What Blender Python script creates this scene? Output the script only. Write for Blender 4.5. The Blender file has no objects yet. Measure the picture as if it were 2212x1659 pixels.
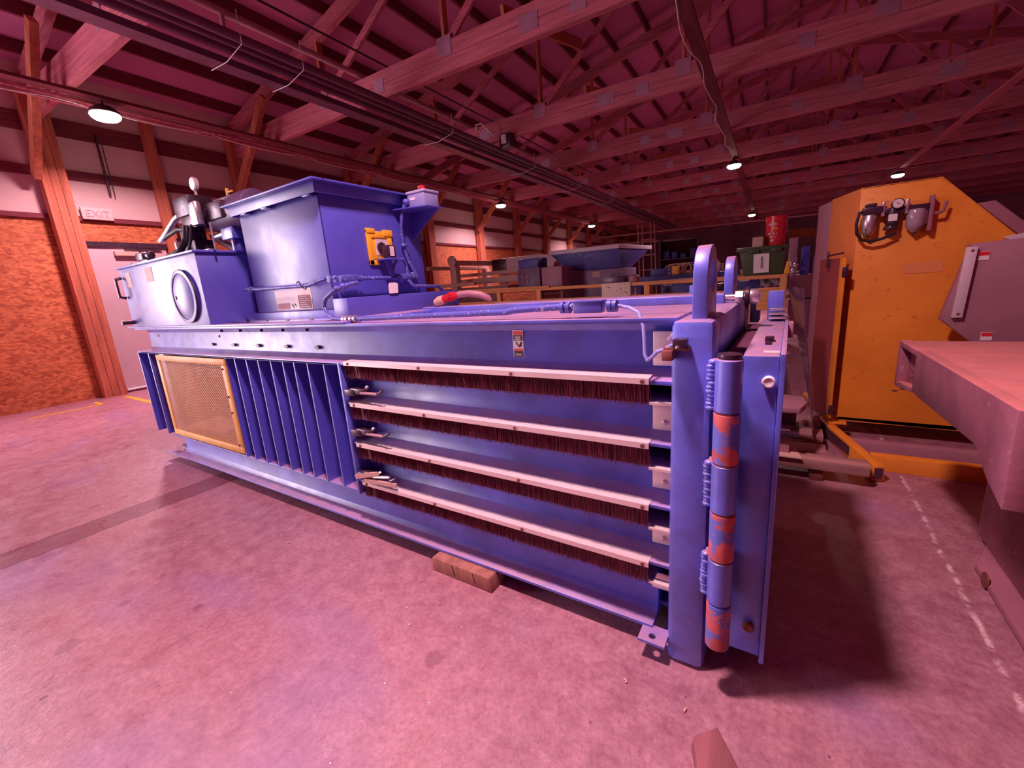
import bpy, bmesh, math, random
from mathutils import Vector, Matrix
random.seed(7)
PI = math.pi
S = bpy.context.scene
COL = S.collection

# ------------------------------------------------------------------ camera
yaw, pitch, roll, FPX = -0.58327966, 0.22607691, -0.07218922, 919.165
cy, sy, cp, sp = math.cos(yaw), math.sin(yaw), math.cos(pitch), math.sin(pitch)
F = Vector((sy*cp, cy*cp, -sp)); r0 = Vector((cy, -sy, 0)); u0 = r0.cross(F)
Rv = math.cos(roll)*r0 + math.sin(roll)*u0
Uv = -math.sin(roll)*r0 + math.cos(roll)*u0
cam = bpy.data.cameras.new('camera'); cam.sensor_width = 36; cam.lens = FPX/2212*36
cam.clip_start = .05; cam.clip_end = 200
camo = bpy.data.objects.new('camera', cam); COL.objects.link(camo)
M3 = Matrix((Rv, Uv, -F)).transposed()
camo.matrix_world = Matrix.Translation((0, 0, 1.15)) @ M3.to_4x4()
S.camera = camo

# ------------------------------------------------------------------ world, exposure
w = bpy.data.worlds.new('world'); S.world = w; w.use_nodes = True
w.node_tree.nodes['Background'].inputs[0].default_value = (0.9, 0.03, 0.26, 1)
w.node_tree.nodes['Background'].inputs[1].default_value = 0.16
S.view_settings.view_transform = 'Standard'; S.view_settings.look = 'None'
S.view_settings.exposure = 0.0; S.view_settings.gamma = 1.0

# building frame: the shed stands 1.9 degrees askew of the press
BA = 0.03269145
def B(u, v, z=0.0):
    return Vector((u*math.cos(BA) - v*math.sin(BA), u*math.sin(BA) + v*math.cos(BA), z))

# high bay lamps of the shed (u, v, power): three rows under the trusses, those out of view assumed
LAMP_COL = (1.0, 0.60, 0.70)
LAMPS = [(-6.84, 2.45, 105), (-6.86, 11.27, 110), (-6.84, 18.67, 80),
         (-0.87, 0.70, 108), (-0.87, 11.67, 140), (-0.90, 22.60, 80),
         (2.92, 16.99, 60), (2.95, 6.20, 10), (-6.84, -6.3, 30)]
def area(name, loc, rot, size, power, col, shape='DISK', sy_=None):
    l = bpy.data.lights.new(name, 'AREA'); l.shape = shape; l.size = size
    if sy_: l.size_y = sy_
    l.energy = power; l.color = col
    if shape == 'DISK': l.spread = math.radians(152)   # deep reflector rim
    o = bpy.data.objects.new(name, l); COL.objects.link(o); o.location = loc; o.rotation_euler = rot
    return o
# area light added as daylight from an assumed, unseen left-wall dock door
area('assumed_dock_daylight', B(-8.22, -1.95, 1.7), (0, -PI/2, BA), 3.1, 430, (1.0, 0.80, 0.93), 'RECTANGLE', 3.5)

# ------------------------------------------------------------------ helpers
class MB:
    def __init__(s): s.bm = bmesh.new()
    def poly(s, pts):
        try: s.bm.faces.new([s.bm.verts.new(p) for p in pts])
        except ValueError: pass
    def hexa(s, c):
        v = [s.bm.verts.new(p) for p in c]
        for f in ((0,3,2,1),(4,5,6,7),(0,1,5,4),(1,2,6,5),(2,3,7,6),(3,0,4,7)): s.bm.faces.new([v[i] for i in f])
        return s
    def box(s, x0, x1, y0, y1, z0, z1):
        x0,x1 = min(x0,x1),max(x0,x1); y0,y1=min(y0,y1),max(y0,y1); z0,z1=min(z0,z1),max(z0,z1)
        return s.hexa([(x0,y0,z0),(x1,y0,z0),(x1,y1,z0),(x0,y1,z0),(x0,y0,z1),(x1,y0,z1),(x1,y1,z1),(x0,y1,z1)])
    def bar(s, p, q, w, h, up=(0,0,1)):
        p, q = Vector(p), Vector(q); d = (q-p).normalized(); up = Vector(up)
        if abs(d.dot(up)) > .99: up = Vector((0,1,0))
        a = d.cross(up).normalized(); b = a.cross(d).normalized(); a *= w/2; b *= h/2
        return s.hexa([p-a-b,p+a-b,q+a-b,q-a-b,p-a+b,p+a+b,q+a+b,q-a+b])
    def tube(s, pts, r, seg=10, cap=True):
        pts = [Vector(p) for p in pts]; n = len(pts); rings = []
        rr = r if isinstance(r, (list, tuple)) else [r]*n
        t0 = (pts[1]-pts[0]).normalized()
        up = Vector((0,0,1)) if abs(t0.z) < .9 else Vector((0,1,0))
        a = t0.cross(up).normalized()
        for i, p in enumerate(pts):
            t = ((pts[min(i+1,n-1)]-p).normalized() + (p-pts[max(i-1,0)]).normalized())
            if t.length < 1e-6: t = t0
            t.normalize(); a = (a - t*a.dot(t)).normalized(); b = t.cross(a)
            rings.append([s.bm.verts.new(p + (a*math.cos(2*PI*k/seg)+b*math.sin(2*PI*k/seg))*rr[i]) for k in range(seg)])
        for i in range(n-1):
            for k in range(seg):
                s.bm.faces.new((rings[i][k], rings[i][(k+1)%seg], rings[i+1][(k+1)%seg], rings[i+1][k]))
        if cap:
            s.bm.faces.new(rings[0][::-1]); s.bm.faces.new(rings[-1])
        return s
    def cyl(s, p, q, r, seg=20, r2=None): return s.tube([p, q], [r, r if r2 is None else r2], seg)
    def prism(s, prof, axis, a0, a1):
        """profile of 2D points extruded along axis (x: (y,z), y: (x,z), z: (x,y))"""
        def P(t, a): return (a, t[0], t[1]) if axis == 'x' else (t[0], a, t[1]) if axis == 'y' else (t[0], t[1], a)
        A = [s.bm.verts.new(P(t, a0)) for t in prof]; C = [s.bm.verts.new(P(t, a1)) for t in prof]
        n = len(prof)
        for i in range(n): s.bm.faces.new((A[i], A[(i+1)%n], C[(i+1)%n], C[i]))
        s.bm.faces.new(A[::-1]); s.bm.faces.new(C)
        return s
    def lathe(s, prof, c, axis='z', seg=28):
        """prof: list of (radius, height along axis) from centre c"""
        c = Vector(c); rings = []
        for r, h in prof:
            ring = []
            for k in range(seg):
                a = 2*PI*k/seg; x, y = r*math.cos(a), r*math.sin(a)
                o = (x, y, h) if axis == 'z' else (h, x, y) if axis == 'x' else (x, h, y)
                ring.append(s.bm.verts.new(c + Vector(o)))
            rings.append(ring)
        for i in range(len(rings)-1):
            for k in range(seg): s.bm.faces.new((rings[i][k], rings[i][(k+1)%seg], rings[i+1][(k+1)%seg], rings[i+1][k]))
        s.bm.faces.new(rings[0][::-1]); s.bm.faces.new(rings[-1])
        return s
    def ball(s, c, r, sub=2, sc=(1,1,1)):
        m = Matrix.Translation(c) @ Matrix.Diagonal((*[r*k for k in sc], 1))
        bmesh.ops.create_icosphere(s.bm, subdivisions=sub, radius=1, matrix=m); return s
    def grid(s, fn, nu, nv):
        V = [[s.bm.verts.new(fn(i/nu, j/nv)) for j in range(nv+1)] for i in range(nu+1)]
        for i in range(nu):
            for j in range(nv): s.bm.faces.new((V[i][j], V[i+1][j], V[i+1][j+1], V[i][j+1]))
        return s
    def build(s, name, m, parent=None, bev=0, smooth=None, seg=2):
        bm = s.bm
        bmesh.ops.recalc_face_normals(bm, faces=bm.faces)
        if parent is not None:
            base = Vector(parent['_b'])
            bmesh.ops.translate(bm, verts=bm.verts, vec=-base)
        if bev:
            es = [e for e in bm.edges if len(e.link_faces) == 2 and e.calc_face_angle(0) > .6]
            bmesh.ops.bevel(bm, geom=es, offset=bev, segments=seg, affect='EDGES', clamp_overlap=True, profile=.5, offset_type='OFFSET')
        if smooth is None: smooth = True
        if smooth:
            for f in bm.faces: f.smooth = True
            for e in bm.edges: e.smooth = len(e.link_faces) == 2 and e.calc_face_angle(0) < .7
        me = bpy.data.meshes.new(name); bm.to_mesh(me); bm.free()
        me.materials.append(m)
        o = bpy.data.objects.new(name, me); COL.objects.link(o)
        if parent is not None:
            o.parent = parent; o['_b'] = parent['_b']
        return o
def tag(o, label=None, cat=None, group=None, kind=None):
    if label: o['label'] = label
    if cat: o['category'] = cat
    if group: o['group'] = group
    if kind: o['kind'] = kind
    return o
def thing(name, label, cat, base, group=None, rotz=0):
    """Empty at the thing's base; its parts are given in the coordinates of the frame base is in"""
    o = bpy.data.objects.new(name, None); COL.objects.link(o); o.empty_display_size = .1
    b = Vector(base); o['_b'] = tuple(b)
    o.location = B(*b) if rotz else b
    o.rotation_euler = (0, 0, rotz)
    return tag(o, label, cat, group)
def bthing(name, label, cat, base, group=None): return thing(name, label, cat, base, group, BA)
def solo(mb, name, m, label, cat, group=None, kind=None, bev=0, rot=False):
    """a thing that is one mesh: the origin goes to the middle of its underside"""
    xs = [v.co.x for v in mb.bm.verts]; ys = [v.co.y for v in mb.bm.verts]; zs = [v.co.z for v in mb.bm.verts]
    c = Vector(((min(xs)+max(xs))/2, (min(ys)+max(ys))/2, min(zs)))
    bmesh.ops.translate(mb.bm, verts=mb.bm.verts, vec=-c)
    o = mb.build(name, m, None, bev); o.location = B(*c) if rot else c
    if rot: o.rotation_euler = (0, 0, BA)
    return tag(o, label, cat, group, kind)
def struct(mb, name, m, rot=True, bev=0):
    o = mb.build(name, m, None, bev); tag(o, kind='structure')
    if rot: o.rotation_euler = (0, 0, BA)
    return o
def dup(root, newloc, label=None):
    r = root.copy(); COL.objects.link(r); r.location = newloc
    if label: r['label'] = label
    for ch in [c for c in root.children]:
        c = ch.copy(); COL.objects.link(c); c.parent = r
        for g in ch.children:
            d = g.copy(); COL.objects.link(d); d.parent = c
    return r

# ------------------------------------------------------------------ materials
def nmat(name):
    m = bpy.data.materials.new(name); m.use_nodes = True; nt = m.node_tree
    return m, nt, nt.nodes['Principled BSDF']
def N(nt, t, **kw):
    n = nt.nodes.new(t)
    for k, v in kw.items():
        if k in ('blend_type','data_type','operation','feature','wave_type','bands_direction','noise_dimensions'): setattr(n, k, v)
        else: n.inputs[k].default_value = v
    return n
def ramp(nt, src, a, b, ca=(0,0,0,1), cb=(1,1,1,1)):
    r = nt.nodes.new('ShaderNodeValToRGB'); r.color_ramp.elements[0].position = a; r.color_ramp.elements[1].position = b
    r.color_ramp.elements[0].color = ca; r.color_ramp.elements[1].color = cb
    nt.links.new(src, r.inputs[0]); return r.outputs[0]
def mixc(nt, fac, a, b, bt='MIX'):
    m = nt.nodes.new('ShaderNodeMix'); m.data_type = 'RGBA'; m.blend_type = bt
    for s, v in ((m.inputs[0], fac), (m.inputs[6], a), (m.inputs[7], b)):
        if hasattr(v, 'links') or hasattr(v, 'is_linked'): nt.links.new(v, s)
        else: s.default_value = v if not isinstance(v, tuple) else (*v[:3], 1)
    return m.outputs[2]
def coord(nt, scale=(1,1,1)):
    tc = nt.nodes.new('ShaderNodeTexCoord'); mp = nt.nodes.new('ShaderNodeMapping')
    mp.inputs['Scale'].default_value = scale; nt.links.new(tc.outputs['Object'], mp.inputs[0]); return mp.outputs[0]
def noise(nt, co, sc, det=4, rough=.6):
    n = N(nt, 'ShaderNodeTexNoise', Scale=sc, Detail=det, Roughness=rough); nt.links.new(co, n.inputs['Vector']); return n.outputs[0]
def math_(nt, op, a, b=None):
    n = nt.nodes.new('ShaderNodeMath'); n.operation = op
    for i, v in enumerate((a, b)):
        if v is None: continue
        if hasattr(v, 'links'): nt.links.new(v, n.inputs[i])
        else: n.inputs[i].default_value = v
    return n.outputs[0]
def paint(name, col, rough=.45, metal=0, var=.18, vs=4, spots=None, spot_amt=.62, spot_s=30, dust=None, dust_lo=.6,
          dust_amt=.8, scratch=None, bump=.0, stretch=(1,1,1), spec=.5):
    m, nt, b = nmat(name); L = nt.links
    co = coord(nt, stretch)
    n1 = noise(nt, co, vs)
    dk = tuple(c*(1-var) for c in col); lt = tuple(min(1, c*(1+var)) for c in col)
    c = ramp(nt, n1, .3, .7, (*dk, 1), (*lt, 1))
    if spots is not None:
        s = ramp(nt, noise(nt, co, spot_s, 5, .7), spot_amt, spot_amt+.05)
        c = mixc(nt, s, c, spots)
    if scratch is not None:
        co2 = coord(nt, (6, 6, 60)); s = ramp(nt, noise(nt, co2, 3, 6, .8), .68, .72)
        c = mixc(nt, s, c, scratch)
    if dust is not None:
        g = nt.nodes.new('ShaderNodeNewGeometry'); sx = nt.nodes.new('ShaderNodeSeparateXYZ'); L.new(g.outputs['Normal'], sx.inputs[0])
        up = ramp(nt, sx.outputs[2], dust_lo, .98)
        f = math_(nt, 'MULTIPLY', up, ramp(nt, noise(nt, co, 7, 4, .7), .25, .6, (dust_amt*.55,)*3+(1,), (dust_amt,)*3+(1,)))
        c = mixc(nt, f, c, dust)
    L.new(c, b.inputs['Base Color'])
    b.inputs['Metallic'].default_value = metal
    L.new(ramp(nt, noise(nt, co, vs*3), .3, .7, (max(.02, rough-.08),)*3+(1,), (min(1, rough+.12),)*3+(1,)), b.inputs['Roughness'])
    b.inputs['Specular IOR Level'].default_value = spec
    if bump:
        bp = nt.nodes.new('ShaderNodeBump'); bp.inputs['Strength'].default_value = bump; bp.inputs['Distance'].default_value = .01
        L.new(noise(nt, co, 40, 5), bp.inputs['Height']); L.new(bp.outputs[0], b.inputs['Normal'])
    return m
def emis(name, col, st):
    m, nt, b = nmat(name); b.inputs['Base Color'].default_value = (*col, 1)
    b.inputs['Emission Color'].default_value = (*col, 1); b.inputs['Emission Strength'].default_value = st; return m
def wood(name, col, axis='x', dark=.45, rough=.75):
    sc = {'x': (1, 14, 14), 'y': (14, 1, 14), 'z': (14, 14, 1)}[axis]
    m, nt, b = nmat(name); co = coord(nt, sc); n1 = noise(nt, co, 1.6, 6, .65)
    c = ramp(nt, n1, .28, .72, (*[k*(1-dark) for k in col], 1), (*[min(1, k*1.15) for k in col], 1))
    kn = ramp(nt, noise(nt, coord(nt, (1.5,)*3), 5, 2), .72, .78)
    c = mixc(nt, kn, c, tuple(k*.45 for k in col))
    nt.links.new(c, b.inputs['Base Color']); b.inputs['Roughness'].default_value = rough
    b.inputs['Specular IOR Level'].default_value = .25
    bp = nt.nodes.new('ShaderNodeBump'); bp.inputs['Strength'].default_value = .25; bp.inputs['Distance'].default_value = .004
    nt.links.new(n1, bp.inputs['Height']); nt.links.new(bp.outputs[0], b.inputs['Normal'])
    return m
def osb(name):
    m, nt, b = nmat(name); co = coord(nt, (1, 1, 2.2))
    nz = N(nt, 'ShaderNodeTexNoise', Scale=7, Detail=2); nt.links.new(co, nz.inputs['Vector'])
    mx = mixc(nt, .12, co, nz.outputs['Color'])
    v = N(nt, 'ShaderNodeTexVoronoi', Scale=22); nt.links.new(mx, v.inputs['Vector'])
    sx = nt.nodes.new('ShaderNodeSeparateColor'); nt.links.new(v.outputs['Color'], sx.inputs[0])
    c = ramp(nt, sx.outputs[0], 0, 1, (.45, .09, .035, 1), (.85, .26, .10, 1))
    d = ramp(nt, noise(nt, co, 28, 3), .6, .68); c = mixc(nt, d, c, (.34, .08, .03))
    big = ramp(nt, noise(nt, co, 1.2, 3), .3, .7, (.75,.7,.7,1), (1,1,1,1)); c = mixc(nt, 1.0, c, big, 'MULTIPLY')
    nt.links.new(c, b.inputs['Base Color']); b.inputs['Roughness'].default_value = .7; return m
def floor_mat():
    m, nt, b = nmat('concrete_floor'); L = nt.links
    tc = nt.nodes.new('ShaderNodeTexCoord'); co = tc.outputs['Object']
    sx = nt.nodes.new('ShaderNodeSeparateXYZ'); L.new(co, sx.inputs[0]); X, Y = sx.outputs[0], sx.outputs[1]
    n1 = noise(nt, co, 1.1, 5, .6); n2 = noise(nt, co, 14, 6, .7); n3 = noise(nt, co, 60, 4, .7)
    c = ramp(nt, n1, .3, .7, (.26, .085, .13, 1), (.49, .20, .24, 1))
    c = mixc(nt, ramp(nt, n2, .35, .75), c, (.58, .29, .34))
    c = mixc(nt, math_(nt, 'MULTIPLY', ramp(nt, n3, .3, .6, (1,1,1,1), (0,0,0,1)), .5), c, (.17, .055, .10))
    vk = N(nt, 'ShaderNodeTexVoronoi', Scale=9.0); L.new(co, vk.inputs['Vector'])
    c = mixc(nt, math_(nt, 'MULTIPLY', ramp(nt, math_(nt, 'ADD', vk.outputs['Distance'], math_(nt, 'MULTIPLY', n3, .06)), .058, .066, (1,1,1,1), (0,0,0,1)), .75), c, (.13, .03, .07))
    # wide violet smears over the slab
    st = noise(nt, coord(nt, (.9, 1.3, 1)), .9, 2)
    c = mixc(nt, math_(nt, 'MULTIPLY', ramp(nt, st, .55, .68), .35), c, (.30, .19, .46))
    # dark spots and scuffs
    v = N(nt, 'ShaderNodeTexVoronoi', Scale=3.2); L.new(co, v.inputs['Vector'])
    wob = math_(nt, 'ADD', v.outputs['Distance'], math_(nt, 'MULTIPLY', n3, .04))
    c = mixc(nt, math_(nt, 'MULTIPLY', ramp(nt, wob, .045, .06, (1,1,1,1), (0,0,0,1)), .8), c, (.17, .05, .08))
    sc = ramp(nt, noise(nt, coord(nt, (9, 1.5, 1)), 2.4, 7, .75), .66, .71)
    c = mixc(nt, math_(nt, 'MULTIPLY', sc, .55), c, (.26, .08, .11))
    # the filled trench across the slab (runs away from the camera, left of the press)
    wx = math_(nt, 'ADD', X, math_(nt, 'MULTIPLY', noise(nt, co, 9, 5, .7), .05))
    dx = math_(nt, 'ABSOLUTE', math_(nt, 'SUBTRACT', wx, -3.22+.04))
    tr = ramp(nt, dx, .095, .108, (1,1,1,1), (0,0,0,1))
    c = mixc(nt, tr, c, mixc(nt, n2, (.30,.10,.14), (.17,.05,.08)))
    eg = ramp(nt, math_(nt, 'ABSOLUTE', math_(nt, 'SUBTRACT', dx, .102)), .003, .010, (1,1,1,1), (0,0,0,1)); c = mixc(nt, math_(nt, 'MULTIPLY', eg, .7), c, (.09, .02, .05))
    # saw cut joint with chipped white edges, right of the press
    wj = math_(nt, 'ADD', X, math_(nt, 'MULTIPLY', noise(nt, co, 6, 4, .7), .03))
    dj = math_(nt, 'ABSOLUTE', math_(nt, 'SUBTRACT', wj, .585))
    jm = math_(nt, 'MULTIPLY', ramp(nt, dj, .004, .012, (1,1,1,1), (0,0,0,1)), ramp(nt, noise(nt, co, 18, 4, .8), .45, .6))
    c = mixc(nt, jm, c, (.85, .60, .62))
    # single oil stains, where they lie on the slab
    for sx_, sy_, sr in ((-.893, .782, .045), (-1.894, .504, .026), (-2.205, .361, .035), (-2.108, .179, .05), (-1.765, .467, .014), (-1.83, .42, .012)):
        vs_ = nt.nodes.new('ShaderNodeVectorMath'); vs_.operation = 'DISTANCE'; L.new(co, vs_.inputs[0]); vs_.inputs[1].default_value = (sx_, sy_, 0)
        d_ = math_(nt, 'ADD', vs_.outputs['Value'], math_(nt, 'MULTIPLY', math_(nt, 'SUBTRACT', n2, .5), sr*2.2))
        c = mixc(nt, math_(nt, 'MULTIPLY', ramp(nt, d_, sr*.55, sr*.75, (1,1,1,1), (0,0,0,1)), .42), c, (.16, .04, .08))
    L.new(c, b.inputs['Base Color'])
    L.new(ramp(nt, noise(nt, co, 5, 6, .75), .35, .7, (.24,)*3+(1,), (.50,)*3+(1,)), b.inputs['Roughness'])
    b.inputs['Specular IOR Level'].default_value = .9
    bp = nt.nodes.new('ShaderNodeBump'); bp.inputs['Strength'].default_value = .6; bp.inputs['Distance'].default_value = .010
    L.new(noise(nt, coord(nt, (2.2, 1, 1)), 7, 9, .72), bp.inputs['Height']); L.new(bp.outputs[0], b.inputs['Normal'])
    return m
DUST = (.54, .28, .32)
BLUE = paint('press_blue_paint', (.11, .13, .62), .38, var=.32, vs=5, spots=(.26, .25, .58), spot_amt=.655, spot_s=48, dust=DUST, scratch=(.30, .30, .68), spec=.6)
BLUEC = paint('clean_blue_paint', (.085, .08, .50), .36, var=.14, vs=2.5, scratch=(.17, .18, .55), spec=.6)
BLUEW = paint('chipped_blue_conduit', (.09, .09, .42), .42, spots=(.70, .55, .66), spot_amt=.60, spot_s=70)
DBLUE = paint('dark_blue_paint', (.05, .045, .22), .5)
NAVY = paint('background_blue_paint', (.07, .06, .30), .5, var=.2)
RUST = paint('rusty_red_metal', (.52, .10, .10), .6, var=.4, vs=14, spots=(.12, .15, .55), spot_amt=.50, spot_s=11)
DRUST = paint('brown_rust', (.22, .06, .05), .7, var=.4, vs=20)
ALU = paint('aluminium', (.86, .70, .66), .38, metal=.35, var=.08, vs=10, stretch=(.3, 3, 3))
STEEL = paint('zinc_steel', (.75, .66, .68), .28, metal=.85, var=.12, vs=15)
DARK = paint('black_rubber', (.022, .010, .018), .5, var=.3, vs=10)
DARKM = paint('dark_metal', (.07, .03, .055), .32, metal=.3, var=.3, vs=10)
BRIS = paint('bristles', (.20, .04, .075), .4, var=.85, vs=1, stretch=(330, 30, 2))
YEL = paint('yellow_paint', (.95, .44, .03), .45, var=.1)
YELB = paint('yellow_booth_paint', (.95, .31, .03), .5, var=.16, vs=2.4, spots=(.62, .15, .03), spot_amt=.62, spot_s=34, bump=.05)
GREYP = paint('grey_machine_paint', (.40, .18, .23), .5, var=.1, spots=(.36, .18, .22), spot_amt=.68, spot_s=20)
GREYL = paint('light_grey_paint', (.72, .58, .62), .45, var=.08)
TANP = paint('beige_machine_paint', (.60, .36, .30), .5, var=.1)
PINKM = paint('dusty_casting', (.34, .12, .17), .6, var=.25, vs=5, spots=(.50, .24, .27), spot_amt=.62, spot_s=25, dust=(.66, .22, .19), dust_amt=.9, bump=.15)
WHITE = paint('white_paint', (.86, .80, .80), .5, var=.03)
PANEL = paint('white_wall_panel', (.72, .48, .46), .7, var=.06, vs=1.5, spots=(.45, .30, .30), spot_amt=.70, spot_s=9)
DOORM = paint('grey_steel_door', (.62, .42, .46), .5, var=.08, vs=2)
ROOF = paint('roof_insulation', (.58, .15, .32), .7, var=.10, vs=1.2)
WPOST = wood('post_wood', (.60, .17, .10), 'z')
WU = wood('chord_wood', (.58, .15, .20), 'x')
WV = wood('purlin_wood', (.22, .04, .06), 'y')
CRW = wood('crate_wood', (.85, .38, .15), 'x', .3)
CRZ = wood('crate_post_wood', (.85, .38, .15), 'z', .3)
BLK = wood('block_end_grain', (.42, .17, .13), 'z', .5)
OSB = osb('oriented_strand_board')
PLATE = paint('truss_plate_zinc', (.46, .22, .32), .45, metal=.4)
RED = paint('red_plastic', (.80, .03, .05), .3, var=.05)
GREEN = paint('dark_green_plastic', (.06, .075, .03), .5, var=.08)
PAPER = paint('paper', (.90, .80, .78), .7, var=.03)
BLACKP = paint('black_print', (.05, .015, .03), .6, var=0)
ORNG = paint('orange_print', (.85, .08, .05), .6, var=0)
MESH = paint('expanded_metal', (.90, .48, .22), .5, var=.1)
PITY = paint('guard_yellow', (.90, .50, .10), .45, var=.1)
MAGH = paint('cavity_shade', (.10, .02, .05), .9)  # near-black colour stands in for shade inside cavities
CARD = paint('cardboard', (.62, .38, .30), .8, var=.08)
WRAP = paint('cloudy_plastic', (.42, .30, .36), .12, var=.1, spec=.9)
GAUGE = paint('gauge_face', (.85, .75, .70), .25, var=.03)
LENS = emis('lamp_lens', (1.0, .86, .72), 18)
FLOORM = floor_mat()

for m_ in (BLUE, BLUEC):
    b_ = m_.node_tree.nodes['Principled BSDF']; b_.inputs['Coat Weight'].default_value = .62; b_.inputs['Coat Roughness'].default_value = .42; b_.inputs['Coat IOR'].default_value = 1.7

# ------------------------------------------------------------------ floor, walls, roof
struct(MB().box(-8.4, 14, -8, 30, -.15, 0), 'floor', FLOORM, rot=False)
WU0 = -8.25
# left wall with an assumed, unseen open dock door (v -4.5..-1.2) behind the left edge of the picture
mb = MB()
for v0, v1, z0, z1 in ((-8, -3.7, 0, 2.44), (-.2, 2.30, 0, 2.44), (3.26, 29.5, 0, 2.44)): mb.box(WU0-.05, WU0, v0, v1, z0, z1)
mb.box(WU0-.05, WU0, 2.30, 3.26, 2.16, 2.44)
struct(mb, 'wall_left', OSB)
mb = MB()
for v0, v1 in ((-8, -3.7), (-.2, 29.5)): mb.box(WU0-.03, WU0+.01, v0, v1, 2.50, 4.4)
mb.box(WU0-.03, WU0+.01, -3.7, -.2, 3.3, 4.4)
struct(mb, 'wall_left_upper', PANEL)
mb = MB().box(WU0, WU0+.045, -8, -3.7, 2.44, 2.50).box(WU0, WU0+.045, -.2, 29.5, 2.44, 2.50)
struct(mb, 'trim_1', WV)
mb = MB().box(WU0, WU0+.04, -.2, 29.5, 2.97, 3.09); struct(mb, 'trim_2', WV)
mb = MB().box(WU0, WU0+.04, -.2, 29.5, 3.50, 3.72); struct(mb, 'trim_3', WV)
struct(MB().box(-8.3, 10.5, 29.5, 29.6, 0, 6.6), 'wall_back', paint('back_wall_metal', (.30, .14, .18), .6, var=.3, vs=.8))
# man door in the left wall
mb = MB().box(WU0-.02, WU0+.03, 2.28, 3.28, .02, 2.12)
d = struct(mb, 'door_1', DOORM)
for nm, bb in (('door_closer', (WU0+.03, WU0+.10, 2.62, 2.90, 1.98, 2.04)), ('door_closer_arm', (WU0+.05, WU0+.07, 2.75, 3.20, 2.07, 2.09))):
    o = MB().box(*bb).build(nm, CARD if nm == 'door_closer' else DARKM); o.parent = d
o = MB().box(WU0-.02, WU0+.06, 2.2, 3.34, 2.10, 2.17).build('door_header', DARKM); o.parent = d
o = MB().tube([(WU0+.06, 2.35, .04), (WU0+.06, 3.26, .04)], .018).build('door_sweep', WHITE); o.parent = d
# yellow floor lines by the door
mb = MB().box(-7.62, -7.58, .95, 1.62, .001, .004).box(-7.9, -7.6, 1.60, 1.64, .001, .004).box(-7.9, -5.9, 1.92, 1.98, .001, .004)
struct(mb, 'trim_4', YEL, rot=False)
# roof: 3 in 12 pitch from both eaves to the ridge at u = 0.95
def RZ(u): return 4.30 + .247*((u+8.25) if u <= .95 else (10.15-u))
TR = [2.18 + 2.44*k for k in range(-1, 12)]
mb = MB()
for a, c in ((-8.5, .95), (.95, 10.4)):
    mb.hexa([(a, -3, RZ(a)), (c, -3, RZ(c)), (c, 29.6, RZ(c)), (a, 29.6, RZ(a)), (a, -3, RZ(a)+.05), (c, -3, RZ(c)+.05), (c, 29.6, RZ(c)+.05), (a, 29.6, RZ(a)+.05)])
struct(mb, 'ceiling', ROOF)
# purlins, each one board under the roof sheet
names = 'first second third fourth fifth sixth seventh eighth ninth tenth eleventh twelfth thirteenth fourteenth fifteenth'.split()
k = 0
us = [-7.85+.62*i for i in range(14)] + [1.5+.75*i for i in range(11)]
for u in us:
    z = RZ(u)
    k += 1
    side = '%s up from the left eave' % names[k-1] if k <= 14 else '%s past the ridge' % names[k-15]
    solo(MB().box(u-.02, u+.02, -.2, 29.3, z-.15, z-.005), 'roof_purlin', WV, 'dark wooden purlin under the roof sheet, ' + side, 'purlin', 'purlins under the roof sheet', rot=True)

# ------------------------------------------------------------------ trusses, posts, knee braces
def truss(v, i):
    t = bthing('roof_truss', 'plated wooden roof truss, %s in line away from the camera' % names[i], 'roof truss', (-8.25, v, 3.62), 'roof trusses across the shed')
    for z0, z1 in ((3.63, 3.785), (3.79, 3.945)):
        MB().box(-8.25, 10.15, v-.04, v+.04, z0, z1).build('bottom_chord', WU, t)
    for a, c in ((-8.25, .95), (.95, 10.15)):
        h = -.19
        MB().hexa([(a, v-.04, RZ(a)-.34), (c, v-.04, RZ(c)-.34), (c, v+.04, RZ(c)-.34), (a, v+.04, RZ(a)-.34),
                   (a, v-.04, RZ(a)-.155), (c, v-.04, RZ(c)-.155), (c, v+.04, RZ(c)-.155), (a, v+.04, RZ(a)-.155)]).build('top_chord', WU, t)
    pan = [-8.0, -5.6, -3.4, -1.2, .95, 3.1, 5.3, 7.5, 9.9]
    for j in range(1, 8):
        u = pan[j]
        MB().bar((u, v, 3.9), (u, v, RZ(u)-.3), .09, .04, (1, 0, 0)).build('web_member', WPOST, t)
        un = pan[j+1] if u < .95 else pan[j-1]
        if j != 4: MB().bar((u, v+.01, 3.92), (un, v+.01, RZ(un)-.28), .04, .09).build('web_member', WU, t)
    for u in pan[1:8]:
        mb = MB()
        mb.box(u-.10, u+.10, v-.046, v-.04, 3.80, 4.0)
        mb.build('gusset_plate', PLATE, t)
    for q in (-4.5, -2.3, -1.75, .2, 2.1, 4.2):
        a = random.uniform(.08, .14)
        MB().box(q-a, q+a, v-.046, v-.04, 3.70, 3.86).build('gusset_plate', PLATE, t)
    return t
for i, v in enumerate(TR):
    if v > 1: truss(v, i)
for i, v in enumerate(TR):
    if v < 1: continue
    lab = 'three-ply wooden wall post with a knee brace, %s along the left wall from the camera' % names[i]
    t = bthing('wall_post', lab, 'post', (-8.15, v, 0), 'posts along the left wall')
    for q in (-.085, 0, .085):
        top = 4.1 if q else 3.62
        MB().box(WU0+.045, WU0+.20, v+q-.04, v+q+.04, 0, top).build('post_ply', WPOST, t)
    MB().bar((WU0+.20, v-.165, 2.92), (WU0+1.45, v-.165, 4.22), .075, .13).build('knee_brace', WPOST, t)
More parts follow.
